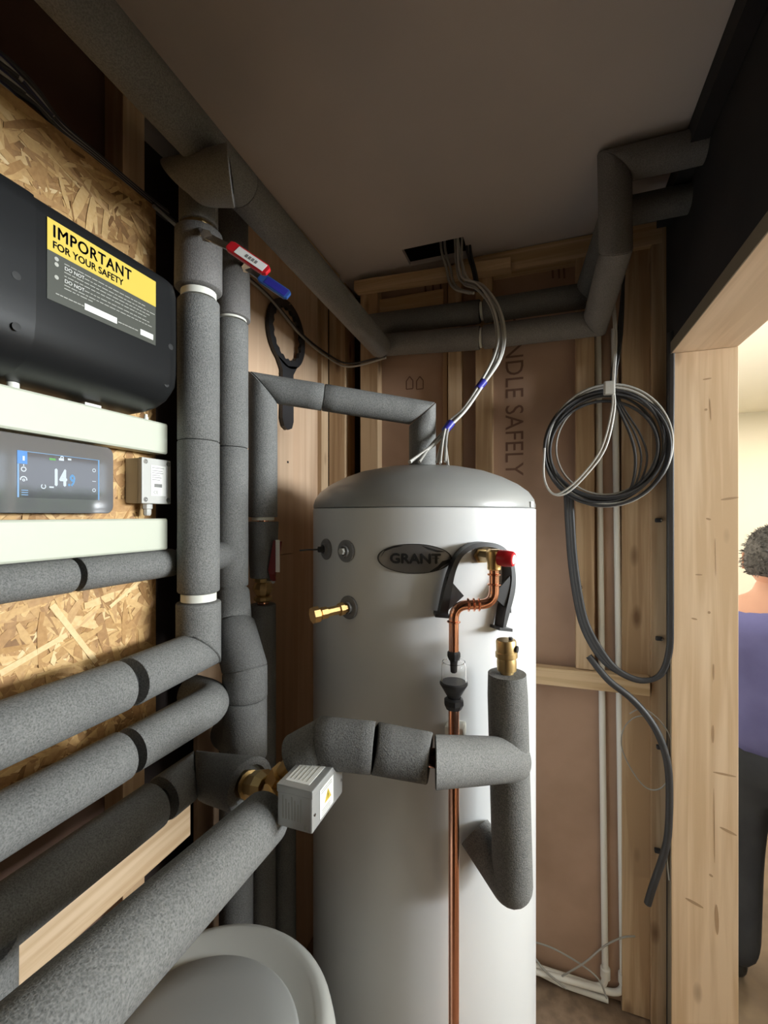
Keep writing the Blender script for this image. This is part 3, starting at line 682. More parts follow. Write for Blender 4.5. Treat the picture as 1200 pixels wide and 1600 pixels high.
# 4 second upright pipe with the offset bend at its foot
P2X, P2Y = -.640, .795
p2 = pipe_thing('second upright insulated pipe with kinked offset bend near its foot', Vector((P2X, P2Y, CAM_H - .9)))
def V2(v, u=None): return Vector((P2X, P2Y, v1z(v, P2X, P2Y)))
inner([V2(300), V2(985)], p2, .016)
sleeve(V2(398), V2(300), .0355, p2, FOAM_D); sleeve(V2(500), V2(402), .040, p2, FOAM_M, wob=.02, r1=.038)
sleeve(V2(700), V2(506), RF, p2); sleeve(V2(915), V2(701), RF, p2)
obj('pipe_collar', lathe(MB(), V2(503), (0, 0, 1), [(.020, 0), (.032, .0), (.032, .012), (.020, .013)], 24), WHITEP, p2, 40)
obj('pipe_collar', lathe(MB(), V2(922), (0, 0, 1), [(.020, 0), (.030, .0), (.030, .012), (.020, .013)], 24), WHITEP, p2, 40)
K0, K1, K2, K3 = V2(926), at(364, 975, d=.915), at(383, 1045, d=.875), at(388, 1150, d=.875)
K3.x, K3.y = K2.x, K2.y
sleeve(K1, K0, .038, p2, FOAM, mitre(K2, K1, K0), None)
sleeve(K2, K1 + (K2 - K1).normalized() * .002, .043, p2, FOAM_D, mitre(K3, K2, K1), mitre(K2, K1, K0))
Km = K2.lerp(K3, .42)
sleeve(Km, K2, .043, p2, FOAM_D, None, mitre(K3, K2, K1)); sleeve(K3 - Vector((0, 0, .02)), Km - Vector((0, 0, .001)), .0425, p2, FOAM_D, (.5, .1, 1), None, r1=.042)
K4 = Vector((P2X, P2Y + .01, K3.z - .03)); sleeve(K4 + Vector((-.02, 0, -.015)), K3 + Vector((0, 0, -.015)), .036, p2, FOAM_D)
sleeve(Vector((P2X + .005, P2Y + .01, .10)), Vector((P2X + .005, P2Y + .01, K4.z - .035)), .036, p2, FOAM_D)
lever_valve(p2, V2(403), .026, (at(384, 418, d=.87), at(406, 434, d=.86), at(452, 465, d=.86)), BLUE, .0105)

# 5 third upright pipe and its run over to the cylinder top
p3 = pipe_thing('third upright insulated pipe crossing over to top of hot water cylinder', Vector((-.63, .90, .1)))
T0, T1, T2, T3 = at(411, 808, d=1.05), at(411, 606, d=1.05), at(660, 646, d=1.125), at(660, 733, d=1.125)
T0.x, T0.y = T1.x, T1.y; T3.x, T3.y = T2.x, T2.y
Tm = T1.lerp(T2, .36); dT = (T2 - T1).normalized()
sleeve(T0, T1, .0335, p3, FOAM, None, mitre(T0, T1, T2)); sleeve(T1 + dT * .002, Tm, .0325, p3, FOAM, mitre(T0, T1, T2), None)
sleeve(Tm + dT * .001, T2, .0325, p3, FOAM, None, mitre(T1, T2, T3)); sleeve(T2 - Vector((0, 0, .002)), T3 - Vector((0, 0, .01)), .034, p3, FOAM, mitre(T1, T2, T3), None)
def V3(v): return Vector((T1.x, T1.y, CAM_H + (805 - v) / FPX * 1.05))
inner([V3(700), V3(980)], p3, .013, COPPER)
sleeve(V3(902), V3(815), .030, p3, FOAM_D, r1=.0365)
obj('pipe_collar', lathe(MB(), V3(813), (0, 0, 1), [(.012, 0), (.026, .0), (.026, .008), (.014, .014)], 20), WHITEP, p3, 40)
sleeve(V3(1700), V3(944), .030, p3, FOAM_D); 
bv = obj('ball_valve', lathe(MB(), V3(940), (0, 0, 1), [(.017, 0), (.021, .004), (.021, .012), (.015, .014), (.020, .022), (.024, .032), (.020, .042), (.016, .046), (.021, .048), (.021, .056)], 10), BRASSD, p3, 25)
hp = V3(908) + Vector((.035, -.01, .004))
obj('spindle_nut', cyl(MB(), V3(908) + Vector((.015, -.005, .003)), hp, .007, None, 8), STEEL, bv)
l0, l1 = at(424, 905, d=1.02), at(434, 845, d=1.02)
mb = MB(); t_ = (l1 - l0).normalized(); s_ = t_.cross(Vector((.1, -1, 0))).normalized()
mb.rings([[p - s_ * w + Vector((0, .004, 0)), p + s_ * w + Vector((0, .004, 0)), p + s_ * w - Vector((0, .004, 0)), p - s_ * w - Vector((0, .004, 0))] for p, w in ((hp, .005), (l0 + t_ * .012, .006), (l0 + t_ * .02, .010), (l1, .009))])
obj('lever_grip', mb, REDD, bv, None, .001)
obj('lever_label', plate(MB(), at(434, 894, d=1.012), Vector((0, 0, 1)), Vector((-1, -.1, 0)).normalized() * -1, 0, -.005, .074, .005, .0006, Vector((0, -1, 0))), PAPER, bv)
# dark pipe standing behind the actuator box
pd = pipe_thing('dark insulated pipe standing low behind the valve actuator box', rel(-.60, .96, -1.3))
q = at(446, 1290, d=1.08); sleeve(Vector((q.x, q.y, .1)), Vector((q.x, q.y, q.z + .12)), .026, pd, FOAM_D)

# 6 small pipe under the lower trunking
pa = pipe_thing('thin insulated pipe just under the lower ivory trunking', rel(-.652, .2, -.088))
PAX, PAZ, RA = -.652, -.088, .0255
ya, yb = at(108, 900, X=PAX).y, at(118, 900, X=PAX).y
sleeve(rel(PAX, -.3, PAZ), rel(PAX, ya, PAZ), RA, pa); sleeve(rel(PAX, yb + .001, PAZ), rel(PAX, P1Y - .01, PAZ), RA, pa)
sleeve(rel(PAX + .012, P1Y + .005, PAZ + .001), rel(P2X, P2Y + .005, PAZ + .004), .029, pa, FOAM_D)
inner([rel(PAX, ya - .02, PAZ), rel(PAX, yb + .02, PAZ)], pa, .012, BLACKR)
# 7 middle left pipe
pm = pipe_thing('insulated pipe second from top of the three big left ones', rel(-.58, .2, -.35))
CX, CZr = -.580, -.352
y0_, y1_ = at(190, 1180, X=CX).y, at(204, 1180, X=CX).y; ye_ = at(338, 1100, X=CX).y
sleeve(rel(CX, -.3, CZr), rel(CX, y0_, CZr), .035, pm)
sleeve_bent(fillet([rel(CX, y1_, CZr), rel(CX, ye_, CZr), rel(CX - .075, ye_ + .02, CZr + .0)], .045), .035, pm)
inner([rel(CX, y0_ - .02, CZr), rel(CX, y1_ + .02, CZr)], pm, .015, BLACKR)
# 8 lowest left pipe, its dark collar by the brass valve and its downward branch
pl = pipe_thing('lowest big left insulated pipe ending in a dark mitred collar', rel(-.58, .2, -.455))
DXx, DZr = -.577, -.457
y0_, y1_ = at(240, 1250, X=DXx).y, at(254, 1245, X=DXx).y; yc_ = at(304, 1205, X=DXx).y
F0, F1, F2 = rel(DXx, y1_, DZr), rel(DXx, yc_ + .002, DZr), rel(-.452, .610, DZr + .012)
sleeve(rel(DXx, -.3, DZr), rel(DXx, y0_, DZr), .0355, pl, FOAM_D)
sleeve(F0, F1, .0355, pl, FOAM_D, None, mitre(F0, F1, F2)); sleeve(F1 + Vector((.003, 0, 0)), F2, .036, pl, FOAM_D, mitre(F0, F1, F2), (.95, -.3, .1), .72, .03, r1=.043)
inner([rel(DXx, y0_ - .02, DZr), rel(DXx, y1_ + .02, DZr)], pl, .015, BLACKR)
sleeve(Vector((-.563, .292, .05)), Vector((-.563, .292, CAM_H - .462)), .036, pl, FOAM)
# 9 big foreground pipe
pf = pipe_thing('thick insulated pipe sweeping through the lower left foreground', rel(-.36, .2, -.40))
G0, G1 = at(414, 1278, d=.625), at(96, 1590, d=.33); dG = (G1 - G0).normalized()
sleeve(G1 + dG * .30, G0, .0380, pf, FOAM, None, None, r1=.036)

# ================================================================== MOTORISED VALVE: brass body and actuator box
mv = thing('motorised_valve', 'brass valve with grey metal actuator box and yellow warning sign', 'valve', rel(-.35, .57, -.45))
vb = rel(-.392, .585, -.425)
mb = MB(); lathe(mb, F2 + Vector((-.012, 0, 0)), vb - F2, [(.016, 0), (.022, .004), (.022, .018), (.017, .020), (.017, .035), (.024, .040), (.026, .060), (.020, .075)], 12)
obj('valve_body', mb, BRASSD, mv, 25)
obj('union_nut', hexa(MB(), vb + (G0 - vb).normalized() * .012, vb + (G0 - vb).normalized() * .042, .021), BRASS, mv)
gt = at(470, 1165, d=.665)
obj('union_nut', hexa(MB(), vb + (gt - vb).normalized() * .010, vb + (gt - vb).normalized() * .036, .020), BRASS, mv)
obj('spindle', cyl(MB(), vb, vb + (gt - vb) * .9, .012), BRASSD, mv, 40)
AX0, AX1, AY0, AY1, AZ0, AZ1 = -.331, -.279, .503, .595, CAM_H - .411, CAM_H - .356
ab = box_obj('actuator_box', (AX0, AY0, AZ0), (AX1, AY1, AZ1), ALU, mv, .0025, 'grey metal actuator box')
box_obj('box_cover_lip', (AX0 - .0008, AY0 - .0008, AZ1 - .010), (AX1 + .0008, AY1 + .0008, AZ1 + .0008), ALU, ab, .0015)
obj('mounting_neck', cyl(MB(), (AX0 + .002, .57, CAM_H - .395), vb, .012), BRASSD, mv)
obj('top_label', plate(MB(), Vector((AX0 + .006, AY0 + .010, AZ1 + .0008)), Vector((1, 0, 0)), Vector((0, 1, 0)), 0, 0, .036, .055, .0004), PAPER, ab)
O = Vector((AX1 + .0002, AY0 + .020, AZ0 + .002)); EY_ = Vector((0, 1, 0))
wl_ = obj('warning_label', plate(MB(), O, EY_, EYZ, 0, .004, .040, .043, .0005), PAPER, ab)
OO = O + Vector((.0006, 0, 0))
obj('warning_triangle', MB().add([OO + EY_ * .013 + EYZ * .018, OO + EY_ * .033 + EYZ * .018, OO + EY_ * .023 + EYZ * .034], [(0, 1, 2)]), YELLOW, wl_ if False else ab)
obj('lightning_mark', MB().add([OO + Vector((.0002, 0, 0)) + EY_ * a_ + EYZ * b_ for a_, b_ in ((.0215, .020), (.0245, .0255), (.0225, .0255), (.0245, .0305), (.0215, .0265), (.0232, .0262))], [(0, 1, 2), (3, 4, 5), (2, 5, 4)]), INK, ab)
mb = MB()
for zz in (.039, .036): plate(mb, OO, EY_, EYZ, .004, zz, .034, zz + .0012, .0002)
for zz in (.006, .009, .012): plate(mb, OO, EY_, EYZ, .006, zz, .030, zz + .0010, .0002)
for k in range(7): plate(mb, Vector((AX0 + .008 + k * .0045, AY0 - .0002, AZ0 + .012)), EYZ, Vector((1, 0, 0)), 0, 0, .030 - (k % 3) * .004, .0011, .0003, Vector((0, -1, 0)))
plate(mb, Vector((AX1 - .012, AY0 - .0002, AZ0 + .004)), EYZ, Vector((1, 0, 0)), 0, 0, .005, .004, .0003, Vector((0, -1, 0)))
for k in range(5): plate(mb, Vector((AX0 + .011 + k * .006, AY0 + .015, AZ1 + .0013)), Vector((0, 1, 0)), Vector((1, 0, 0)), 0, 0, .042 - (k % 2) * .01, .0010, .0002, Vector((0, 0, 1)))
obj('small_print', mb, PALEINK, ab)
for y in (AY0 + .006, AY1 - .006): obj('cover_screw', lathe(MB(), (AX1, y, AZ0 + .022), (1, 0, 0), [(.0022, 0), (.0020, .0012)], 10), STEEL, ab, 40)
obj('cable_gland', lathe(MB(), (AX0 + .012, AY1, AZ0 + .03), (0, 1, 0), [(.009, 0), (.009, .012), (.006, .018)], 8), BLACKP, ab, 30)

# ================================================================== HOT WATER CYLINDER
tk = thing('hot_water_cylinder', 'tall white hot water cylinder with a domed grey lid', 'water cylinder', (TC.x, TC.y, 0))
TB = Vector((TC.x, TC.y, 0))
ztop = CAM_H + .016
obj('cylinder_body', lathe(MB(), TB, (0, 0, 1), [(TR - .004, 0.02), (TR, .024), (TR, ztop - .002), (TR - .003, ztop)], 96), TANKW, tk, 40)
obj('plinth_ring', lathe(MB(), TB, (0, 0, 1), [(TR - .015, 0.0), (TR - .012, .02)], 64), BLACKP, tk, 40)
dp_ = [(TR - .001, 0), (TR - .0005, .006), (TR - .004, .020), (TR - .016, .038), (TR - .040, .056), (TR - .075, .074), (TR - .115, .089), (TR - .165, .100), (TR - .22, .106), (.012, .108)]
obj('domed_lid', lathe(MB(), TB + Vector((0, 0, ztop + .001)), (0, 0, 1), dp_, 96), DOME, tk, 60)
q = tank_pt(831, 788, .0012); obj('lid_tag', plate(MB(), q, Vector((-tank_n(q).y, tank_n(q).x, 0)), EYZ, -.008, -.006, .012, .006, .0006, tank_n(q)), PAPER, tk)
# oval badge bent round the body
bc = tank_pt(648, 873); ang0 = math.atan2(bc.y - TC.y, bc.x - TC.x)
def onTank(x, y, off=.001):
    a = ang0 + x / TR; return Vector((TC.x + (TR + off) * math.cos(a), TC.y + (TR + off) * math.sin(a), bc.z + y))
q_l, q_r = tank_pt(590, 873), tank_pt(706, 873)
hw = (math.atan2(q_r.y - TC.y, q_r.x - TC.x) - math.atan2(q_l.y - TC.y, q_l.x - TC.x)) * TR / 2
ang0 = (math.atan2(q_r.y - TC.y, q_r.x - TC.x) + math.atan2(q_l.y - TC.y, q_l.x - TC.x)) / 2
hh = .0290
def disc(mb, rx, ry, off, n=48, rings=6, r0=0.0):
    R = [[onTank(rx * (r0 + (1 - r0) * k / rings) * math.cos(2 * PI * i / n) + 1e-5, ry * (r0 + (1 - r0) * k / rings) * math.sin(2 * PI * i / n), off) for i in range(n)] for k in range(1 if r0 == 0 else 0, rings + 1)]
    o_ = len(mb.v); mb.rings(R, False)
    if r0 == 0: mb.f.append(tuple(o_ + i for i in range(n)))
    return mb
mb = disc(MB(), hw, hh, .0016)
mb.rings([[onTank(hw * math.cos(2 * PI * i / 48), hh * math.sin(2 * PI * i / 48), f) for i in range(48)] for f in (.0003, .0016)], False)
bd = obj('oval_badge', mb, BADGE, tk, 30, 0, 'dark silver oval badge reading GRANT')
mb = disc(MB(), hw, hh, .0022, 48, 1, .955); obj('badge_rim', mb, mat('badge_dark', (0.05, 0.05, 0.05), .4, .3), bd)
w = text_mesh('GRANT', .026, lambda x, y: onTank(x + .002, y - .0085, .0024), bold=.0012, m=INK, parent=bd, align='CENTER', sx=1.12)
mb = MB()
def swoosh(pts, ws):
    for i in range(len(pts) - 1):
        (x0, y0), (x1, y1) = pts[i], pts[i + 1]
        mb.add([onTank(x0, y0 - ws[i], .0023), onTank(x1, y1 - ws[i + 1], .0023), onTank(x1, y1 + ws[i + 1], .0023), onTank(x0, y0 + ws[i], .0023)], [(0, 1, 2, 3)])
swoosh([(hw * a_, hh * b_) for a_, b_ in ((.22, .86), (.40, .68), (.60, .52), (.80, .48))], [.0003, .0018, .0022, .0004])
swoosh([(hw * a_, hh * b_) for a_, b_ in ((.42, -.86), (.62, -.62), (.74, -.32), (.94, -.12))], [.001, .004, .005, .003])
swoosh([(hw * a_, hh * b_) for a_, b_ in ((.48, .06), (.66, .04))], [.0007, .0007])
swoosh([(hw * a_, hh * b_) for a_, b_ in ((-.9, .05), (-.78, .52), (-.55, .76), (-.3, .86))], [.0003, .0015, .0018, .0003])
obj('badge_swoosh', mb, INK, bd)
# two grey sensor bosses and the brass immersion stub on the left
def boss(u, v, r, m, name='sensor_boss'):
    p = tank_pt(u, v); n = tank_n(p)
    b_ = obj(name, lathe(MB(), p - n * .004, n, [(r, 0), (r, .006), (r * .93, .0075), (r * .55, .008), (r * .50, .013), (r * .40, .013), (r * .38, .008)], 32), m, tk, 35)
    return b_, p, n
b1, p, n = boss(510, 858, .0235, GREYD); obj('centre_bolt', hexa(MB(), p + n * .003, p + n * .019, .007), BLACKP, b1); cable([p + n * .018, p + n * .035 + Vector((-.008, 0, 0)), p + n * .05 + Vector((-.02, .01, -.002))], .0018, BLACKR, b1, 'sensor_lead')
b2, p, n = boss(541, 861, .0235, GREYD); obj('centre_bolt', hexa(MB(), p + n * .003, p + n * .016, .007), GREYP, b2)
b3, p, n = boss(545, 949, .024, GREYD, 'brass_stub_boss')
e = at(488, 962, d=(p - Vector((0, 0, 0))).dot(Vector((-sy_, cy, 0))) - .045); ax = (e - p); Ls = ax.length; ax.normalize()
obj('brass_stub', lathe(MB(), p, ax, [(.010, 0), (.010, .012), (.0135, .013), (.0135, .022), (.0095, .023), (.0095, Ls - .032), (.0125, Ls - .031), (.0125, Ls - .018), (.010, Ls - .017), (.010, Ls - .014), (.0165, Ls - .013), (.0165, Ls)], 8), BRASS, b3, 25)
# black arched bracket standing on the body
def arch():
    pts = [(693, 962, 13), (700, 925, 11), (708, 893, 8), (720, 868, 7), (740, 854, 7), (765, 851, 7), (786, 858, 7), (799, 876, 7), (803, 900, 9), (801, 925, 11), (794, 955, 9), (788, 982, 5)]
    R = []; c3 = [tank_pt(u, v, .030) for u, v, _ in pts]; P = catmull(c3, 4); W = []
    for i in range(len(pts) - 1):
        for k in range(4): W.append(pts[i][2] * (1 - k / 4) + pts[i + 1][2] * k / 4)
    W.append(pts[-1][2])
    for i, p in enumerate(P):
        t = (P[min(i + 1, len(P) - 1)] - P[max(i - 1, 0)]).normalized(); n = tank_n(p); s = t.cross(n).normalized(); w = W[i] * .00062
        R.append([p - s * w - n * .026, p - s * w, p + s * w, p + s * w - n * .026])
    return MB().rings(R)
br = obj('arched_bracket', arch(), BLACKP, tk, 30, 0, 'black plastic arched bracket')
for (u, v, s) in ((700, 928, 1), (795, 928, -1)):
    a_, b_, c_ = tank_pt(u - 2 * s, v - 28, .028), tank_pt(u - 4 * s, v + 30, .028), tank_pt(u + 25 * s, v + 3, .022)
    n = tank_n(a_); obj('gusset', MB().rings([[a_, b_, c_], [q - n * .006 for q in (a_, b_, c_)]]), BLACKP, br, None)
for (u0, u1, v) in ((680, 703, 962), (781, 801, 983)):
    a_, b_ = tank_pt(u0, v, .033), tank_pt(u1, v + 2, .033); n = tank_n(a_)
    obj('bracket_foot', MB().rings([[a_ - EYZ * .003, a_ + EYZ * .003, a_ + EYZ * .003 - n * .030, a_ - EYZ * .003 - n * .030], [b_ - EYZ * .003, b_ + EYZ * .003, b_ + EYZ * .003 - n * .030, b_ - EYZ * .003 - n * .030]]), BLACKP, br)

# ================================================================== RELIEF VALVE, COPPER DISCHARGE PIPE, TUNDISH
rv = thing('relief_valve', 'brass relief valve with red cap high on the cylinder', 'valve', tank_pt(752, 868))
p = tank_pt(750, 868); n = tank_n(p); c = at(772, 872, d=.805)
obj('valve_inlet', lathe(MB(), p, c - p, [(.015, 0), (.015, .010), (.011, .011), (.011, (c - p).length)], 6), BRASSD, rv, 25)
obj('valve_body', lathe(MB(), c - Vector((0, 0, .022)), (0, 0, 1), [(.011, 0), (.0125, .002), (.0125, .012), (.0145, .018), (.0145, .034), (.010, .038)], 20), BRASS, rv, 30)
capd = (Vector((.95, -.30, -.06))).normalized(); cp = c + capd * .008 + Vector((0, 0, .002))
rc = obj('red_cap', lathe(MB(), cp, capd, [(.011, 0), (.0145, .002), (.0150, .014), (.0140, .026), (.0120, .029)], 22), RED, rv, 30, 0, 'red ribbed cap')
obj('cap_disc', lathe(MB(), cp + capd * .029, capd, [(.0085, 0), (.0085, .0008), (.0055, .0009)], 20), PAPER, rc, 30)
cpd = .805
def cp_(u, v, d=cpd): return at(u, v, d=d)
cpipe = thing('copper_discharge_pipe', 'copper pipe bending from the red-capped valve down through a tundish', 'pipe', cp_(709, 1600))
R0 = c - Vector((0, 0, .022)); R1 = Vector((R0.x, R0.y, cp_(777, 944).z)); R2 = cp_(709, 947); R3 = cp_(709, 1020); R2.z = R1.z - .002; R3.x, R3.y = R2.x, R2.y
obj('bent_pipe', tube(MB(), fillet([R0, R1, R2, R3], .026, 8), .0092, 20), COPPER, cpipe, 60)
def bead(p, ax, r=.0125, L=.004): return lathe(MB(), Vector(p) - Vector(ax) * L / 2, ax, [(r * .8, 0), (r, L * .3), (r, L * .7), (r * .8, L)], 20)
hx = (R2 - R1).normalized()
for p_, a_ in ((R0 - Vector((0, 0, .008)), (0, 0, 1)), (R0 - Vector((0, 0, .026)), (0, 0, 1)), (R1 + hx * .028, hx), (R1 + hx * .037, hx), (R1 + hx * .047, hx), (R2 - Vector((0, 0, .030)), (0, 0, 1))):
    obj('press_ring', bead(p_, a_), COPPER, cpipe, 60)
td = obj('tundish_cup', lathe(MB(), (R3.x, R3.y, cp_(709, 1030).z), (0, 0, -1), [(.012, 0), (.021, .004), (.0225, .012), (.0235, .046), (.0215, .046), (.0205, .012), (.018, .006), (.010, .003)], 28, False), GLASS, cpipe, 40, 0, 'clear plastic tundish cup')
for v_, r_, L in ((1017, .0120, .016), (1090, .0175, .020)):
    obj('black_nut', lathe(MB(), (R3.x, R3.y, cp_(709, v_).z), (0, 0, -1), [(r_ * .8, 0), (r_, .003), (r_ * 1.02, L * .6), (r_ * .8, L)], 10), BLACKP, cpipe, 25)
obj('inner_nozzle', lathe(MB(), (R3.x, R3.y, cp_(709, 1030).z), (0, 0, -1), [(.007, 0), (.006, .022), (.004, .024)], 14), BLACKP, cpipe, 40)
obj('tundish_base', lathe(MB(), (R3.x, R3.y, cp_(709, 1064).z), (0, 0, -1), [(.0235, 0), (.0255, .002), (.0255, .005), (.020, .014), (.012, .028), (.010, .034)], 26), BLACKP, cpipe, 40)
obj('lower_pipe', tube(MB(), [(R3.x, R3.y, cp_(709, 1100).z), (R3.x, R3.y, .02)], .0098, 22), COPPER, cpipe, 60)
q = tank_pt(709, 1136); n = tank_n(q)
pcl = obj('pipe_clip', MB().box(q - Vector((.018, .018, .012)) + n * .012, q + Vector((.018, .018, .012)) + n * .012), WHITEP, cpipe, None, .004)

# ================================================================== BRASS VALVE AND INSULATED RUN IN FRONT OF THE CYLINDER
pt_ = pipe_thing('insulated pipe hanging before the cylinder, topped by a brass vent', at(800, 1400, d=.8))
H0, H1 = at(792, 1052, d=.80), at(801, 1385, d=.80)
H2 = tank_pt(742, 1300, .004)
J = at(802, 1186, d=.80)
hv = (H0 - H1).normalized()
lowj = H1.copy()
hp = [H0 + (lowj - H0) * k / 10 for k in range(10)] + fillet([H0 + (lowj - H0) * .95, lowj, H2], .028, 12)[1:]
sleeve_bent(hp, .0355, pt_)
g1a, g1b, g2b, g3b = at(462, 1183, d=.665), at(505, 1160, d=.655), at(584, 1168, d=.65), at(672, 1184, d=.655)
sleeve(g1a, g1b, .0335, pt_, FOAM, None, mitre(g1a, g1b, g2b)); sleeve(g1b, g2b, .0355, pt_, FOAM_D, mitre(g1a, g1b, g2b), None)
sleeve(g2b + (g3b - g2b).normalized() * .001, g3b, .035, pt_, FOAM_D, None, (g3b - g2b) + Vector((.02, -.02, .01)))
g4 = at(680, 1190, d=.662)
sleeve(g4, J, .0370, pt_, FOAM, (1, .25, .0), None, .42, .02)
inner([g3b - (g3b - g2b) * .2, g4 + (J - g4) * .2], pt_, .014, COPPER)
hb = H0 - hv * .006
obj('air_vent', lathe(MB(), hb, hv, [(.012, 0), (.012, .010), (.017, .012), (.0175, .026), (.0165, .034), (.0195, .036), (.0195, .044), (.0180, .046), (.0180, .064), (.0165, .067), (.004, .067)], 20), BRASSD, pt_, 30, 0, 'brass automatic vent')
obj('vent_cap', lathe(MB(), hb + hv * .066 + Vector((.008, 0, 0)), hv, [(.0035, 0), (.0035, .006)], 10), BLACKP, pt_)
obj('vent_port', lathe(MB(), hb + hv * .053 + Vector((.0155, -.005, 0)), (1, -.3, 0), [(.006, 0), (.006, .005), (.003, .005)], 14), BLACKP, pt_)

# ================================================================== EXPANSION VESSEL (bottom left)
vs = thing('expansion_vessel', 'pale grey round vessel with dished top at the bottom of the view', 'vessel', (-.46, .51, 0))
VB = Vector((-.46, .51, 0)); vz = CAM_H - .75
obj('vessel_shell', lathe(MB(), VB, (0, 0, 1), [(.15, .003), (.19, .03), (.192, vz - .035), (.187, vz - .012), (.178, vz - .002), (.168, vz), (.160, vz - .003)], 72), VESSEL, vs, 60)
obj('dished_top', lathe(MB(), VB + Vector((.004, -.032, vz)), (0, 0, 1), [(.150, -.030), (.150, -.001), (.145, .0035), (.10, .009), (.05, .012), (.004, .013)], 72), mat('shaded_enamel', (0.30, 0.305, 0.295), 0.42), vs, 50)  # top coloured darker than the shell in place of shading on it

# ================================================================== PLASTIC SPANNER on the wall
sp = MB(); cs = at(446, 523, X=LX + .004); n = 64
R = [[], [], [], []]
for i in range(n):
    a = 2 * PI * i / n; ri = .077 + .0035 * math.cos(a * 18)
    dirv = Vector((0, math.cos(a), math.sin(a)))
    for k, (rr, xx) in enumerate(((ri, 0), (.101, 0), (.101, .010), (ri, .010))): R[k].append(cs + dirv * rr + Vector((xx, 0, 0)))
for i in range(n):
    j = (i + 1) % n
    for k in range(4): kk = (k + 1) % 4; sp.add([R[k][i], R[kk][i], R[kk][j], R[k][j]], [(0, 1, 2, 3)])
hz = at(446, 672, X=LX + .004).z; hw_ = .031
hp_ = [(cs.y - .055, cs.z - .082), (cs.y - .03, cs.z - .115), (cs.y - hw_, hz + .03), (cs.y - hw_ * .7, hz + .008), (cs.y, hz), (cs.y + hw_ * .7, hz + .008), (cs.y + hw_, hz + .03), (cs.y + .03, cs.z - .115), (cs.y + .055, cs.z - .082), (cs.y, cs.z - .096)]
sw = thing('filter_spanner', 'black plastic ring spanner hanging on the pale left panel', 'spanner', cs)
obj('spanner_ring', sp, BLACKP, sw, 30)
obj('handle', MB().rings([[Vector((LX + .004, y, z)) for y, z in hp_], [Vector((LX + .014, y, z)) for y, z in hp_]]), BLACKP, sw)
obj('hanging_nail', cyl(MB(), cs + Vector((-.004, 0, .088)), cs + Vector((.02, 0, .092)), .0025), STEEL, sw)

# ================================================================== CABLES
def jitter(path, rnd, amp): return [Vector(p) + Vector((rnd.uniform(-amp, amp), rnd.uniform(-amp, amp), rnd.uniform(-amp, amp))) for p in path]
rnd = random.Random(21)
cb = thing('cable_bundle', 'pale cables with blue tape looping from ceiling hole to cylinder', 'cables', at(700, 667, d=1.10))
base_path = [at(712, 398, Y=1.36), at(722, 432, Y=1.36), at(748, 447, Y=1.32), at(772, 478, Y=1.28), at(782, 520, Y=1.25), at(776, 560, Y=1.22), at(751, 602, Y=1.17), at(725, 640, Y=1.12), at(700, 667, Y=1.09), at(672, 695, Y=1.04)]
ends = [at(640, 722, d=.97), at(655, 722, d=.97), at(682, 722, d=1.0), at(700, 728, d=1.0), at(688, 724, d=.99)]
for k in range(6):
    off = Vector((math.cos(k * 1.05) * .005, math.sin(k * 1.05) * .003, math.sin(k * 2.1) * .003))
    path = [p + off * (1.0 if 5 < i < 9 else 2.2) for i, p in enumerate(jitter(base_path, rnd, .0012))]
    path[0] = path[0] + Vector((-.01 + .005 * k, 0, .06)); path[0].z = CAM_H + CEIL + .05
    if k >= 2: path = path[:-1]
    path.append(ends[k % 5] if k < 5 else ends[2] + Vector((.02, 0, 0)))
    cable(catmull(path, 6), .0032 if k else .0042, (CABW, CABG, CABW, CABG, CABW, CABG)[k], cb)
for (u, v, Y) in ((751, 602, 1.17), (700, 667, 1.09)):
    c_ = at(u, v, Y=Y); t = (at(700, 667, Y=1.09) - at(751, 602, Y=1.17)).normalized()
    obj('blue_tape', cyl(MB(), c_ - t * .015, c_ + t * .015, .0105, .0095, 12), BLUET, cb, 40)
# dark cables dropping straight from the hole behind the bundle
dc = thing('cable_drop', 'dark grey cables dropping from the ceiling hole over the batten', 'cables', at(700, 430, Y=1.39))
for k, (u0, u1, u2) in enumerate(((688, 698, 712), (694, 704, 718), (728, 738, 742), (733, 742, 745))):
    pts = [at(u0, 372, Y=1.38), at(u0 + 2, 392, Y=1.385), at(u1, 420, Y=1.385), at(u1 + 4, 440, Y=1.375), at(u2, 452, Y=1.345), at(u2 + 22, 458, Y=1.31), at(u2 + 26, 452, Y=1.31)]
    pts[0].z = CAM_H + CEIL + .06
    cable(catmull(pts[:6], 5), .0042, CABG if k < 2 else CABD, dc)
# coil on the right
RXi = RX
coil = thing('cable_coil', 'large coil of dark and pale cables tied to the white pipes', 'cable coil', at(948, 700, Y=1.40))
cc = at(944, 699, Y=1.385)
for k in range(14):
    rr = .147 + rnd.uniform(-.017, .017); dxo, dzo = rnd.uniform(-.008, .008), rnd.uniform(-.007, .007); ph = rnd.uniform(0, 6); ecc = rnd.uniform(.97, 1.04)
    yo = rnd.uniform(-.022, .018)
    path = [cc + Vector((dxo + rr * math.cos(2 * PI * i / 24) * ecc, yo + .006 * math.sin(2 * PI * i / 24 * 2 + ph), dzo + rr * 1.05 * math.sin(2 * PI * i / 24) * (2 - ecc))) for i in range(24)]
    cable(catmull(path, 3, True), (.0042, .0036, .0030)[k % 3], (CABD, CABD, CABG, CABD)[k % 4], coil, n=7)
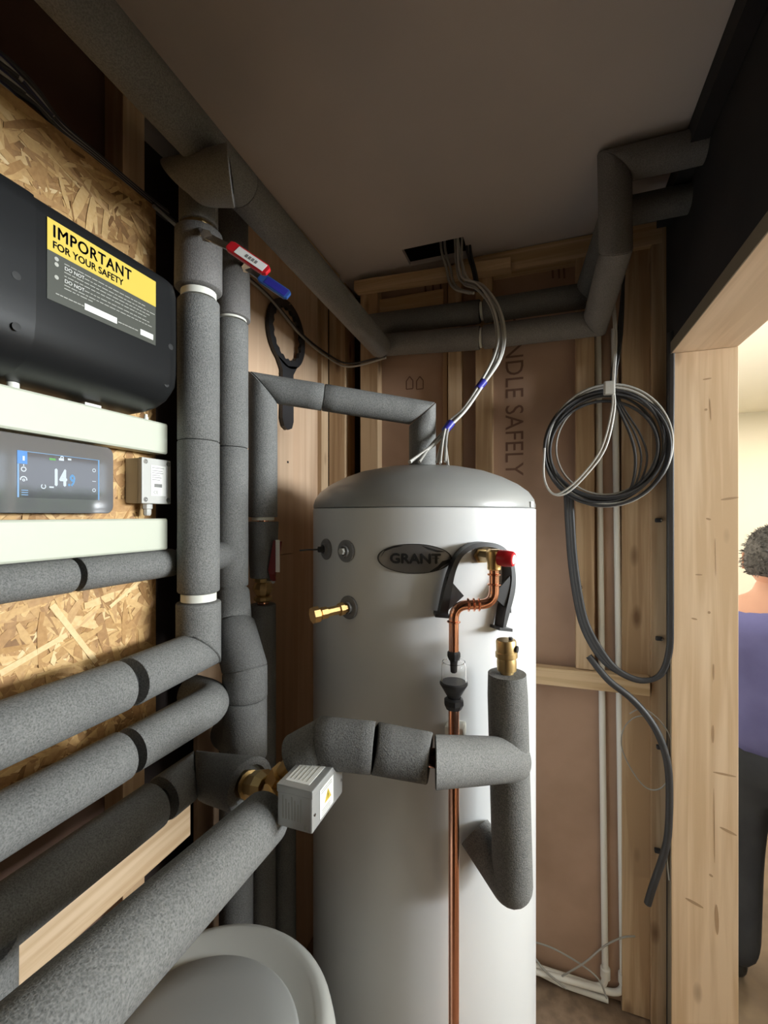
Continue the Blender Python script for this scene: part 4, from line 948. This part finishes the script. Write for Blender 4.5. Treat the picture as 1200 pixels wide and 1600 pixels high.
# loose pale pair crossing the coil
for k in range(2):
    path = [at(952 + 3 * k, 430, Y=1.38), at(960 + 3 * k, 520, Y=1.375), at(957 + 2 * k, 600, Y=1.36), at(956 + 4 * k, 640, Y=1.35), at(940 + 6 * k, 700, Y=1.345), at(910 + 6 * k, 742, Y=1.345), at(880 + 4 * k, 768 + 3 * k, Y=1.35), at(862, 770, Y=1.355), at(850, 745, Y=1.36), at(851, 700, Y=1.36)]
    cable(catmull(path, 6), .0030, CABW, coil, n=7)
for k in range(3):
    path = [at(975, 430 - 8 * k, Y=1.37), at(966 + 3 * k, 520, Y=1.385), at(955 + 3 * k, 600, Y=1.385), at(965 + k * 4, 635, Y=1.385), at(985 + k * 8, 680, Y=1.385), at(993 + k * 9, 720, Y=1.385), at(985 + k * 4, 765, Y=1.385), at(960, 785, Y=1.385)]
    cable(catmull(path, 6), .0028 + .0012 * (k == 0), CABD, coil, n=7)
c_ = at(953, 610, Y=1.345); obj('cable_tie', MB().box(c_ - Vector((.016, .012, .012)), c_ + Vector((.012, .008, .024))), CABW, coil, None, .004)
# thick cable loop hanging below the coil
lp = thing('hanging_cable_loop', 'thick charcoal cables drooping in a loop beneath the coil', 'cables', at(930, 1040, Y=1.40))
for k in range(3):
    o_ = Vector((.007 * k, 0, .004 * k))
    path = [at(884, 770, Y=1.40), at(886, 810, Y=1.40), at(890, 870, Y=1.405), at(898, 930, Y=1.405), at(910, 980, Y=1.405), at(935, 1025, Y=1.39), at(965, 1050, Y=1.385), at(1000, 1064, Y=1.385), at(1030, 1055, Y=1.385), at(1044, 1020, Y=1.385), at(1046, 970, Y=1.385), at(1046, 900, Y=1.385), at(1046, 800, Y=1.385), at(1046, 700, Y=1.385), at(1047, 600, Y=1.385), at(1047, 520, Y=1.385)]
    cable(catmull([p + o_ * (1 if i < 6 else .4) - Vector((.012 * 0, 0, 0)) for i, p in enumerate(path)], 6), .0068, CABD, lp, n=9)
path = [at(920, 1025, Y=1.395), at(950, 1062, Y=1.38), at(985, 1090, Y=1.38), at(1012, 1120, Y=1.38), at(1032, 1155, Y=1.38), at(1044, 1200, Y=1.38), at(1046, 1260, Y=1.385), at(1043, 1310, Y=1.385), at(1034, 1345, Y=1.385), at(1020, 1385, Y=1.39), at(1012, 1412, Y=1.395)]
cable(catmull(path, 6), .0095, CABD, lp, n=10)
def clip(u, v, m=BLACKR):
    c_ = at(u, v, Y=BY - .008); k = thing('cable_clip', CL.pop(0), 'clip', c_)
    obj('clip_body', MB().box(c_ - Vector((.010, .004, .006)), c_ + Vector((.006, .007, .006))), m, k, None, .003)
    obj('clip_nail', cyl(MB(), c_ + Vector((.004, -.001, 0)), c_ + Vector((.004, -.009, 0)), .0035, .0030, 12), STEEL, k, 40)
CL = ['black nailed cable clip on the right stud, level with cylinder top rim', 'small nailed clip on the stud beside the drooping cable loop', 'black nailed clip on right stud just above the horizontal noggin', 'black nailed clip holding the cable bend below the noggin', 'lowest black nailed clip on the right stud above the cut cable end']
for u, v in ((1030, 813), (906, 918), (1031, 998), (1032, 1168), (1029, 1330)): clip(u, v)
# thin grey stray cable making rings beside the jamb
tc = thing('stray_cable', 'thin pale grey cable curling in rings beside the door jamb', 'cable', at(1010, 1180, Y=1.40))
path = [at(984, 1115, Y=1.42), at(1004, 1107, Y=1.40), at(1030, 1125, Y=1.39), at(1048, 1155, Y=1.385), at(1050, 1200, Y=1.385), at(1035, 1230, Y=1.40), at(1012, 1232, Y=1.41), at(990, 1208, Y=1.42), at(972, 1170, Y=1.43), at(974, 1140, Y=1.43), at(990, 1122, Y=1.42), at(1010, 1118, Y=1.41)]
cable(catmull(path, 6), .0018, CABG, tc, n=6)
path = [at(1051, 1285, Y=1.385), at(1044, 1305, Y=1.385), at(1042, 1340, Y=1.385), at(1046, 1375, Y=1.385)]
cable(catmull(path, 6), .0024, CABG, tc, n=6)
# two white upright pipes and the ones along the floor
for (ua, ub, lab, g) in ((935, 946, 'left of the two thin white upright pipes on the back wall', 1), (961, 974, 'right of the two thin white upright pipes on the back wall', 2)):
    yy = BP - .0115; a_ = at(ua, 600, Y=yy); b_ = at(ub, 1560, Y=yy); t = (b_ - a_) / (b_.z - a_.z)
    top = a_ + t * (CAM_H + .56 - a_.z); bot = a_ + t * (.035 - a_.z)
    k = thing('water_pipe', lab, 'pipe', bot)
    path = fillet([top, bot, bot + Vector((-.5, -.03 * g - .0, .0))], .04, 6)
    for p_ in path: p_.z += (bot.x - p_.x) * .06 if p_.z < .1 else 0
    obj('pipe_run', tube(MB(), path, .0092, 14), CONDUIT, k, 60)
    obj('pipe_coupling', lathe(MB(), bot + Vector((0, 0, .035)), (0, 0, 1), [(.010, 0), (.014, .003), (.014, .03), (.010, .033)], 16), CONDUIT, k, 40)
k = thing('floor_pipe', 'pale pipe lying along the floor nearest the back wall boards', 'pipe', (.1, 1.47, .06))
obj('pipe_run', tube(MB(), [at(950, 1562, Y=1.478), at(880, 1538, Y=1.478), at(820, 1508, Y=1.478), Vector((-.4, 1.478, .10))], .009, 12), CONDUIT, k, 60)
k = thing('floor_cable', 'thin pale cables crossing just above the floor behind the cylinder', 'cable', (.1, 1.44, .15))
cable(catmull([at(820, 1468, Y=1.46), at(860, 1480, Y=1.455), at(905, 1505, Y=1.45), at(935, 1530, Y=1.44), at(948, 1560, Y=1.43)], 6), .0026, CABG, k, n=7)
cable(catmull([at(878, 1525, Y=1.44), at(912, 1505, Y=1.44), at(945, 1478, Y=1.45), at(972, 1465, Y=1.44), at(992, 1463, Y=1.455)], 6), .0026, CABG, k, n=7)
cable(catmull([at(824, 1480, Y=1.46), at(850, 1515, Y=1.45), at(885, 1545, Y=1.44)], 6), .003, CABG, k, n=7)
# cable clipped along the left wall behind the pipes
wc = thing('wall_cable', 'two thin cables sagging along the left wall behind the spanner', 'cables', at(480, 530, X=-.72))
for k in range(2):
    path = [at(240, 318 + 4 * k, X=-.675), at(300, 370 + 3 * k, X=-.70), at(365, 415 + 3 * k, X=-.715), at(420, 462 + 3 * k, X=-.722), at(470, 520 + 4 * k, X=-.722), at(510, 552 + 5 * k, X=-.722), at(545, 568 + 5 * k, Y=1.41), at(603, 556 + 3 * k, Y=1.38)]
    cable(catmull(path, 6), .0035, CABG if k else CABD, wc, n=7)
tcb = thing('cable_bunch', 'dark cables bunched along the top edge of the strand board', 'cables', at(60, 150, X=-.70))
rnd = random.Random(9)
for k in range(13):
    j = lambda: rnd.uniform(-11, 11)
    path = [at(-60, 40 + 5 * k + j(), X=-.70), at(10, 92 + 5 * k, X=-.698), at(55, 140 + 4 * k + j(), X=-.698), at(95, 192 + 1.8 * k, X=-.698), at(150, 240 + k, X=-.698), at(225, 303 + k, X=-.695), at(262, 332 + k, X=-.70)]
    o = cable(catmull(path, 5), .0042, (CABD, CABB, CABG, CABD)[k % 4], tcb, n=7)

# ================================================================== PERSON in the next room, seen from behind
def skin_mesh(verts, edges, radii, sub=2):
    me = bpy.data.meshes.new('s'); me.from_pydata(verts, edges, []); o = bpy.data.objects.new('s', me); C.objects.link(o)
    sk = o.modifiers.new('skin', 'SKIN'); sk.use_smooth_shade = True
    for i, v in enumerate(me.skin_vertices[0].data): v.radius = radii[i] if isinstance(radii[i], tuple) else (radii[i], radii[i]); v.use_root = (i == 0)
    o.modifiers.new('sub', 'SUBSURF').levels = sub
    bpy.context.view_layer.update()
    ev = o.evaluated_get(bpy.context.evaluated_depsgraph_get()); m2 = ev.to_mesh()
    V = [v.co.copy() for v in m2.vertices]; F = [tuple(p.vertices) for p in m2.polygons]
    ev.to_mesh_clear(); bpy.data.objects.remove(o); bpy.data.meshes.remove(me); return V, F
PX, PY, PF = .752, 1.90, FL2
fd = Vector((.30, .95, 0)).normalized(); rt = Vector((fd.y, -fd.x, 0))
def bp(r, f, z): return Vector((PX, PY, PF)) + rt * r + fd * f + Vector((0, 0, z))
per = thing('person', 'person seen from behind beyond the doorway, violet-blue shirt and dark trousers', 'person', (PX, PY, PF))
S = 1.62 / 1.75
J_ = {}
vl = [bp(0, 0, .92), bp(0, 0, 1.08), bp(0, -.01, 1.24), bp(0, -.01, 1.32), bp(0, .0, 1.38), bp(0, .015, 1.44)]
rl = [(.15, .10), (.14, .095), (.17, .10), (.11, .075), (.052, .052), (.052, .055)]
el = [(0, 1), (1, 2), (2, 3), (3, 4), (4, 5)]
for s in (-1, 1):
    o_ = len(vl)
    vl += [bp(s * .09, 0, .84), bp(s * .10, .01, .48), bp(s * .10, -.02, .10), bp(s * .105, .03, .045), bp(s * .11, .13, .03)]
    rl += [.085, .058, .038, .036, .028]; el += [(0, o_), (o_, o_ + 1), (o_ + 1, o_ + 2), (o_ + 2, o_ + 3), (o_ + 3, o_ + 4)]
    o_ = len(vl)
    vl += [bp(s * .17, -.01, 1.29), bp(s * .23, -.02, 1.06), bp(s * .22, .10, .86), bp(s * .20, .16, .80)]
    rl += [.050, .040, .028, (.022, .032)]; el += [(3, o_), (o_, o_ + 1), (o_ + 1, o_ + 2), (o_ + 2, o_ + 3)]
    for fi in range(5):   # fingers and thumb
        q_ = len(vl); ww = (fi - 1.5) * .016
        if fi < 4:
            L = (.028, .034, .032, .024)[fi]
            vl += [bp(s * .19 + ww * .4, .185 + 0, .785 + ww), bp(s * .185 + ww * .4, .185 + L, .765 + ww), bp(s * .175 + ww * .4, .185 + L * 1.5, .735 + ww)]
        else: vl += [bp(s * .175, .15, .825), bp(s * .155, .18, .835), bp(s * .145, .205, .83)]
        rl += [.009, .0085, .007]; el += [(o_ + 3, q_), (q_, q_ + 1), (q_ + 1, q_ + 2)]
V, F = skin_mesh(vl, el, rl)
mb = MB(); mb.add(V, F)
# head: shaped sphere with face, ears, nose
hc = bp(0, .015, 1.492); hs = Vector((.073, .092, .108))
def head_pt(th, ph):
    x, f, z = math.sin(ph) * math.cos(th), math.sin(ph) * math.sin(th), math.cos(ph)
    r, ff, zz = x * hs.x, f * hs.y, z * hs.z
    if z < -.2: r *= 1 + .35 * (z + .2); ff = ff * (1 + .15 * (z + .2)) + .010 * (-z - .2)
    if f > .6:
        ff += .020 * math.exp(-((x / .16) ** 2 + ((z + .12) / .20) ** 2)) + .006 * math.exp(-((x / .3) ** 2 + ((z + .52) / .10) ** 2)) - .006 * math.exp(-(((abs(x) - .36) / .14) ** 2 + ((z - .08) / .10) ** 2))
    return hc + rt * r + fd * ff + Vector((0, 0, zz))
R = [[head_pt(2 * PI * i / 36, PI * k / 26) for i in range(36)] for k in range(1, 26)]
mb.rings(R)
for s in (-1, 1):
    e0 = hc + rt * s * .071 + Vector((0, 0, -.005))
    o_ = [[e0 + fd * (.016 * q_ * math.cos(2 * PI * i / 14) - .004) + Vector((0, 0, .030 * q_ * math.sin(2 * PI * i / 14))) + rt * s * h for i in range(14)] for q_, h in ((.6, -.004), (1, .006), (.98, .012), (.75, .010), (.5, .004))]
    mb.rings(o_)
obj('body', mb, SKIN, per, 60)
# eyes and mouth on the far side of the head
mb = MB()
for s in (-1, 1): lathe(mb, hc + rt * s * .028 + fd * .078 + Vector((0, 0, .010)), fd, [(.010, 0), (.009, .005), (.004, .008)], 12)
obj('eyes', mb, PAPER, per, 60)
obj('mouth', MB().box(hc + fd * .088 + rt * -.02 + Vector((0, 0, -.060)), hc + fd * .094 + rt * .02 + Vector((0, 0, -.052))), REDD, per, None, .002)
# hair: cap over crown and back, tufted
mb = MB(); R = []
for k in range(0, 20):
    ph = .02 + PI * .64 * k / 19; ring = []
    for i in range(48):
        th = 2 * PI * i / 48; front = max(0, math.sin(th)); p_ = min(ph, PI * .64 - front * 1.05)
        q_ = head_pt(th, p_) - hc; w = 1.10 + .10 * noise.noise(Vector((math.cos(th) * 3.5, math.sin(th) * 3.5, p_ * 4)))
        ring.append(hc + q_ * w)
    R.append(ring)
hr = obj('hair', mb.rings(R), HAIR, per, 60)
mb = MB(); rnd = random.Random(4)
for k in range(1800):
    th = rnd.uniform(0, 2 * PI); ph = rnd.uniform(.05, PI * .62 - max(0, math.sin(th)) * 1.05); q_ = head_pt(th, ph); nrm = (q_ - hc).normalized()
    tdir = (Vector((rnd.uniform(-1, 1), rnd.uniform(-1, 1), rnd.uniform(-1.2, .3)))).normalized(); q_ = hc + (q_ - hc) * 1.12
    s_ = nrm.cross(tdir).normalized() * .0016
    mb.add([q_ - s_, q_ + s_, q_ + nrm * .003 + tdir * .008 + s_, q_ + nrm * .003 + tdir * .014, q_ + nrm * .003 + tdir * .008 - s_], [(0, 1, 2, 3, 4)])
o = obj('hair_tuft', mb, HAIR, hr); o['kind'] = 'stuff'
# shirt and trousers follow the body
vl = [bp(0, 0, .80), bp(0, 0, .94), bp(0, 0, 1.08), bp(0, -.01, 1.22), bp(0, -.01, 1.315), bp(0, 0, 1.352)]
rl = [(.190, .135), (.183, .128), (.178, .122), (.192, .122), (.125, .092), (.070, .066)]; el = [(0, 1), (1, 2), (2, 3), (3, 4), (4, 5)]
for s in (-1, 1):
    o_ = len(vl); vl += [bp(s * .17, -.01, 1.285), bp(s * .222, -.02, 1.09)]; rl += [.070, .062]; el += [(4, o_), (o_, o_ + 1)]
V, F = skin_mesh(vl, el, rl); obj('shirt', MB().add(V, F), SHIRT, per, 60)
vl = [bp(0, 0, .93), bp(0, 0, .82)]; rl = [(.165, .118), (.170, .120)]; el = [(0, 1)]
for s in (-1, 1):
    o_ = len(vl); vl += [bp(s * .095, 0, .72), bp(s * .105, .01, .46), bp(s * .105, -.01, .045)]; rl += [.112, .092, .078]; el += [(1, o_), (o_, o_ + 1), (o_ + 1, o_ + 2)]
V, F = skin_mesh(vl, el, rl); obj('trousers', MB().add(V, F), TROUSER, per, 60)
for s in (-1, 1):
    V, F = skin_mesh([bp(s * .105, -.05, .045), bp(s * .11, .05, .042), bp(s * .115, .16, .035)], [(0, 1), (1, 2)], [(.042, .042), (.046, .040), (.040, .030)]); obj('shoe', MB().add(V, F), SHOE, per, 60)
